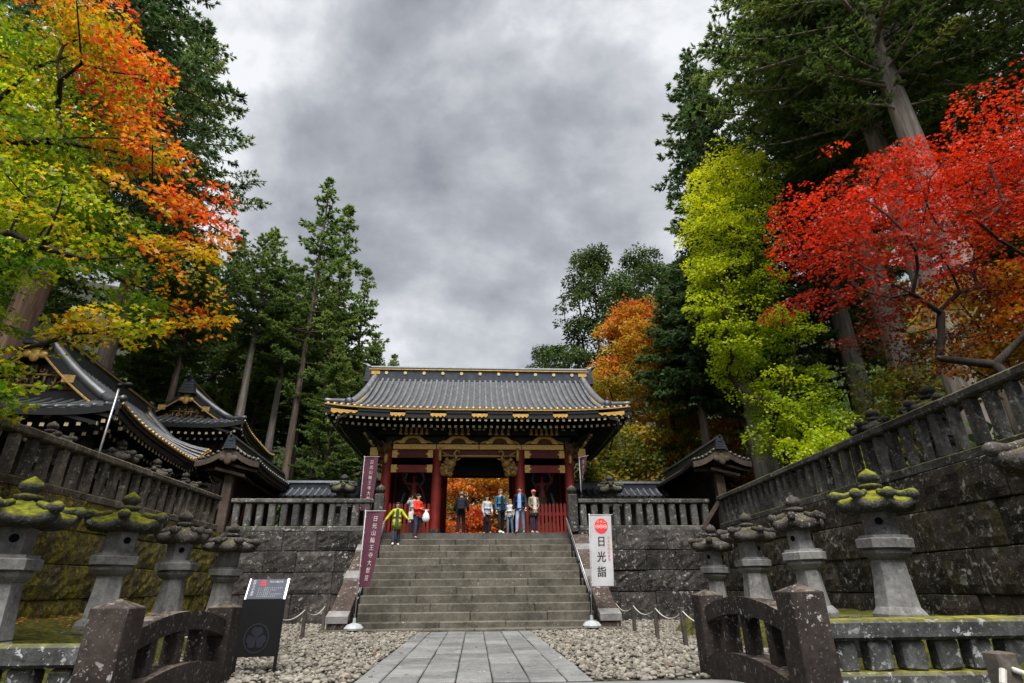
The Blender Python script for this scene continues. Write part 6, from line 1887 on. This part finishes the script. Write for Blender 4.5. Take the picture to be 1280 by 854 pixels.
    # clothes: a jacket over trunk and arms, trousers over hips and legs
    if not bare:
        V = []; E_ = []; Rr = []
        z0 = .92
        p = nv((0, 0, z0), (.158, .122)); q = nv((0, -.005, .99), (.15 * bulk, .12 * bulk), p)
        a1 = nv((0, -.01 + ly * .3, 1.12), (.152 * bulk, .12 * bulk), q); a2 = nv((0, -.01 + ly * .7, 1.28), (.17 * bulk, .13 * bulk), a1); a3 = nv((0, ly, 1.39), (.125, .095), a2); nv((0, ly, 1.45), .066, a3)
        for (sh0, el0, wr0, d) in armp:
            a = nv(sh0, .078 * bulk, a3); b = nv(el0, .062 * bulk, a); nv(tuple(Vector(wr0) - Vector(d) * .015), .048, b)
        skinned('jacket', V, E_, Rr, q, cmat(top), t, 1)
        if coat > .1:
            s = MB(); zb = .90 - coat
            s.lathe([(.165 * k, 1.02 * k), (.185 * k, .90 * k), (.215 * k, zb * k), (.20 * k, zb * k + .01), (.15 * k, .94 * k)], 16, sx=1, sy=.82); s.build('coat_skirt', cmat(top), t, smooth=True)
        if inner:
            s = MB(); f_ = lambda z: -.13 * bulk - .012
            s.add([S((-.055, -.128 * bulk + ly * .7, 1.42)), S((.055, -.128 * bulk + ly * .7, 1.42)), S((.065, -.150 * bulk + ly * .6, 1.25)), S((.07, -.148 * bulk, 1.08)), S((.07, -.160 - coat * .05, .90 - coat * .5)), S((-.07, -.160 - coat * .05, .90 - coat * .5)), S((-.07, -.148 * bulk, 1.08)), S((-.065, -.150 * bulk + ly * .6, 1.25))],
                  [(0, 7, 2, 1), (7, 6, 3, 2), (6, 5, 4, 3)])
            s.build('shirt_front', cmat(inner), t)
        V = []; E_ = []; Rr = []
        p = nv((0, 0, .96), (.145, .118))
        for L_ in legp:
            a = nv(L_[0], .098, p); b = nv(L_[1], .074, a); nv(tuple(Vector(L_[2]) + Vector((0, 0, -.02))), .06, b)
        skinned('trousers', V, E_, Rr, p, cmat(legs), t, 1)
        s = MB()
        for L_ in legp:
            a = Vector(L_[2]); b = Vector(L_[3])
            s.ball(S((a + b) / 2 + Vector((0, -.02, -.035))), (.052 * k, .135 * k, .05 * k), 10, 6); s.ball(S(a + Vector((0, .0, -.03))), (.05 * k, .06 * k, .065 * k), 8, 6)
        s.build('shoes', cmat(shoes), t, smooth=True)
    return t
zst = lambda i: i * RISE   # top of step i (1..13)
yst = lambda i: 18.386 + (i - 1) * TREAD + .2
A_DOWN = ((.05, .02, -.28), (.05, -.06, -.52))
P_ = person
P_('person in a lime green open coat and jeans stepping down the stairs', (-3.0, yst(11) + .02, zst(11)), R(8), 1.56, (.32, .40, .02), (.035, .05, .085), arms=[((.18, -.02, -.22), (.32, -.06, -.42)), ((.16, -.04, -.22), (.30, -.10, -.36))], step=(-.10, (.12, .0)), coat=.28, inner=(.05, .05, .055), hairy='long', shoes=(.5, .5, .5), hair=(.03, .02, .015))
P_('person in a bright red jacket and jeans with phone on the stairs', (-2.28, yst(12) + .05, zst(12)), R(50), 1.70, (.62, .035, .02), (.03, .045, .075), arms=[((.06, -.08, -.27), (-.02, -.32, -.26)), ((.06, -.05, -.28), (.02, -.28, -.28))], step=((-.05, 0), (.20, .12)), inner=None)
P_('person bending over with raised camera behind the red jacket at the left niche', (-2.55, 24.05, TZ), R(200), 1.66, (.34, .37, .42), (.02, .02, .025), arms=[((.10, -.12, -.10), (-.02, -.26, .12)), ((.10, -.12, -.10), (-.02, -.26, .12))], lean=-.05)
P_('person in black with a dark backpack walking away into the gate passage', (-.62, 24.1, TZ), R(176), 1.78, (.012, .014, .022), (.012, .013, .018), arms=[((.09, .0, -.28), (.10, -.10, -.46)), ((.09, .0, -.28), (.10, -.10, -.46))], step=(-.06, .14), hairy='thin', hair=(.25, .22, .2), shoes=(.12, .12, .12), bulk=1.08)
P_('person in a pale grey sweatshirt and black trousers near the middle of the platform', (.44, 23.62, TZ), R(28), 1.52, (.40, .41, .45), (.012, .012, .016), arms=[((.06, .03, -.27), (.05, -.10, -.50)), ((.06, -.03, -.27), (.0, -.20, -.44))], step=(.10, -.10), hairy=True)
P_('person in an open teal blue jacket over black with white shoes descending from the platform', (.98, 23.25, TZ), R(22), 1.72, (.025, .10, .18), (.01, .01, .013), inner=(.012, .012, .015), hairy='long', hair=(.16, .08, .04), step=(-.16, .14), shoes=(.75, .75, .75), coat=.06)
P_('child in a pale shirt and light jeans behind the person in the dark blazer', (1.38, 23.7, TZ), R(-25), 1.38, (.50, .52, .55), (.16, .26, .38), step=(-.06, .06), hairy='long', hair=(.2, .13, .08))
P_('person in a dark blazer, blue shirt and faded jeans on the platform edge', (1.76, 23.2, TZ), R(-14), 1.80, (.014, .016, .026), (.19, .27, .37), inner=(.20, .34, .62), arms=[((.08, .05, -.27), (.10, .0, -.52)), ((.08, -.04, -.27), (.08, -.16, -.48))], step=(-.18, .14), shoes=(.14, .12, .11), bulk=1.06)
P_('person in an olive coat and pink cap with clasped hands beside the right fence', (2.32, 23.3, TZ), R(16), 1.68, (.16, .145, .10), (.02, .03, .055), arms=[((.04, .0, -.28), (-.09, -.15, -.42)), ((.04, .0, -.28), (-.09, -.15, -.42))], inner=(.52, .44, .44), coat=.22, hat=(.75, .18, .20), shoes=(.22, .2, .18), step=(-.04, .04))
# things they carry
s = MB(); s.lathe([(.06, .0), (.13, .04), (.15, .16), (.10, .30), (.04, .38), (.03, .44)], 12, sx=1, sy=.5); o = s.build('plastic_bag', m_plain('white_bag_film', (.62, .63, .66), .5), smooth=True, loc=(-1.93, yst(12) - .18, zst(12) + .62)); tag(o, 'white plastic bag hanging from the hand of the person in red', 'bag')
o['label'] = 'white plastic bag hanging from the hand of the person in the red jacket'
s = MB(); s.cbox(-.16, .16, -.09, .09, 0, .46, .06); s.cbox(-.12, .12, -.13, -.085, .04, .26, .03); o = s.build('backpack', cmat((.02, .022, .032)), loc=(-.62, 23.9, TZ + .98)); tag(o, 'dark backpack on the person walking into the passage', 'backpack')
s = MB(); s.cbox(-.10, .10, -.04, .04, 0, .30, .03); s.tube([(-.08, 0, .29), (-.04, -.06, .62), (.02, -.10, .86)], .012, 5); o = s.build('shoulder_bag', cmat((.55, .5, .42)), loc=(-2.52, yst(12) + .0, zst(12) + .72)); tag(o, 'cream shoulder bag at the hip of the person in the red jacket', 'bag')
s = MB(); s.cbox(-.075, .075, -.05, .05, 0, .10, .015); s.tube([(0, .05, .05), (0, .12, .05)], .04, 10); o = s.build('camera_in_hand', cmat((.01, .01, .012)), loc=(-2.48, 24.3, TZ + 1.46)); tag(o, 'black camera raised by the person at the left niche', 'camera')
# guardian statues in the niches
for sg, lab in ((-1, 'red guardian statue in the left niche of the gate'), (1, 'red guardian statue in the right niche of the gate')):
    raised = ((.16, -.02, .02), (.22, -.10, .26)); low = ((.14, .0, -.24), (.20, -.10, -.44))
    t = person(lab, (GX + sg * 2.92, GY - 1.15, TZ + .5), R(-6 * sg), 2.35, (.1, .02, .02), (.1, .02, .02), skin=SKIN_RED, arms=[raised, low] if sg < 0 else [low, raised], step=(-.1, .08), bare=True, hairy=True, hair=(.02, .015, .012), group='guardian statues of the gate', name='guardian_statue', cat='statue')
    s = MB(); s.lathe([(.34, .62), (.30, .8), (.24, 1.0), (.25, 1.22), (.2, 1.3)], 14, sx=1, sy=.75); s.build('skirt_cloth', cmat((.12, .09, .07)), t, smooth=True)
    s = MB()
    for q in (-1, 1):
        pts = [(q * .15, .1, 1.6), (q * .45, .15, 2.1), (q * .3, .18, 2.6), (0, .2, 2.75)]
        s.tube(pts, [.05, .06, .06, .05], 7); s.tube([(q * .4, .05, 1.5), (q * .55, 0, 1.0), (q * .5, -.05, .5), (q * .62, -.05, .15)], [.05, .06, .05, .03], 7)
    s.build('scarf', cmat((.16, .15, .13)), t, smooth=True)
    s = MB(); s.cbox(-.75, .75, -.45, .45, -.5, 0.0, .05); s.ball((-.35, -.2, .02), (.35, .25, .14), 9, 6); s.ball((.3, -.22, .03), (.36, .25, .17), 9, 6); s.build('rock_base', M['carving'], t)
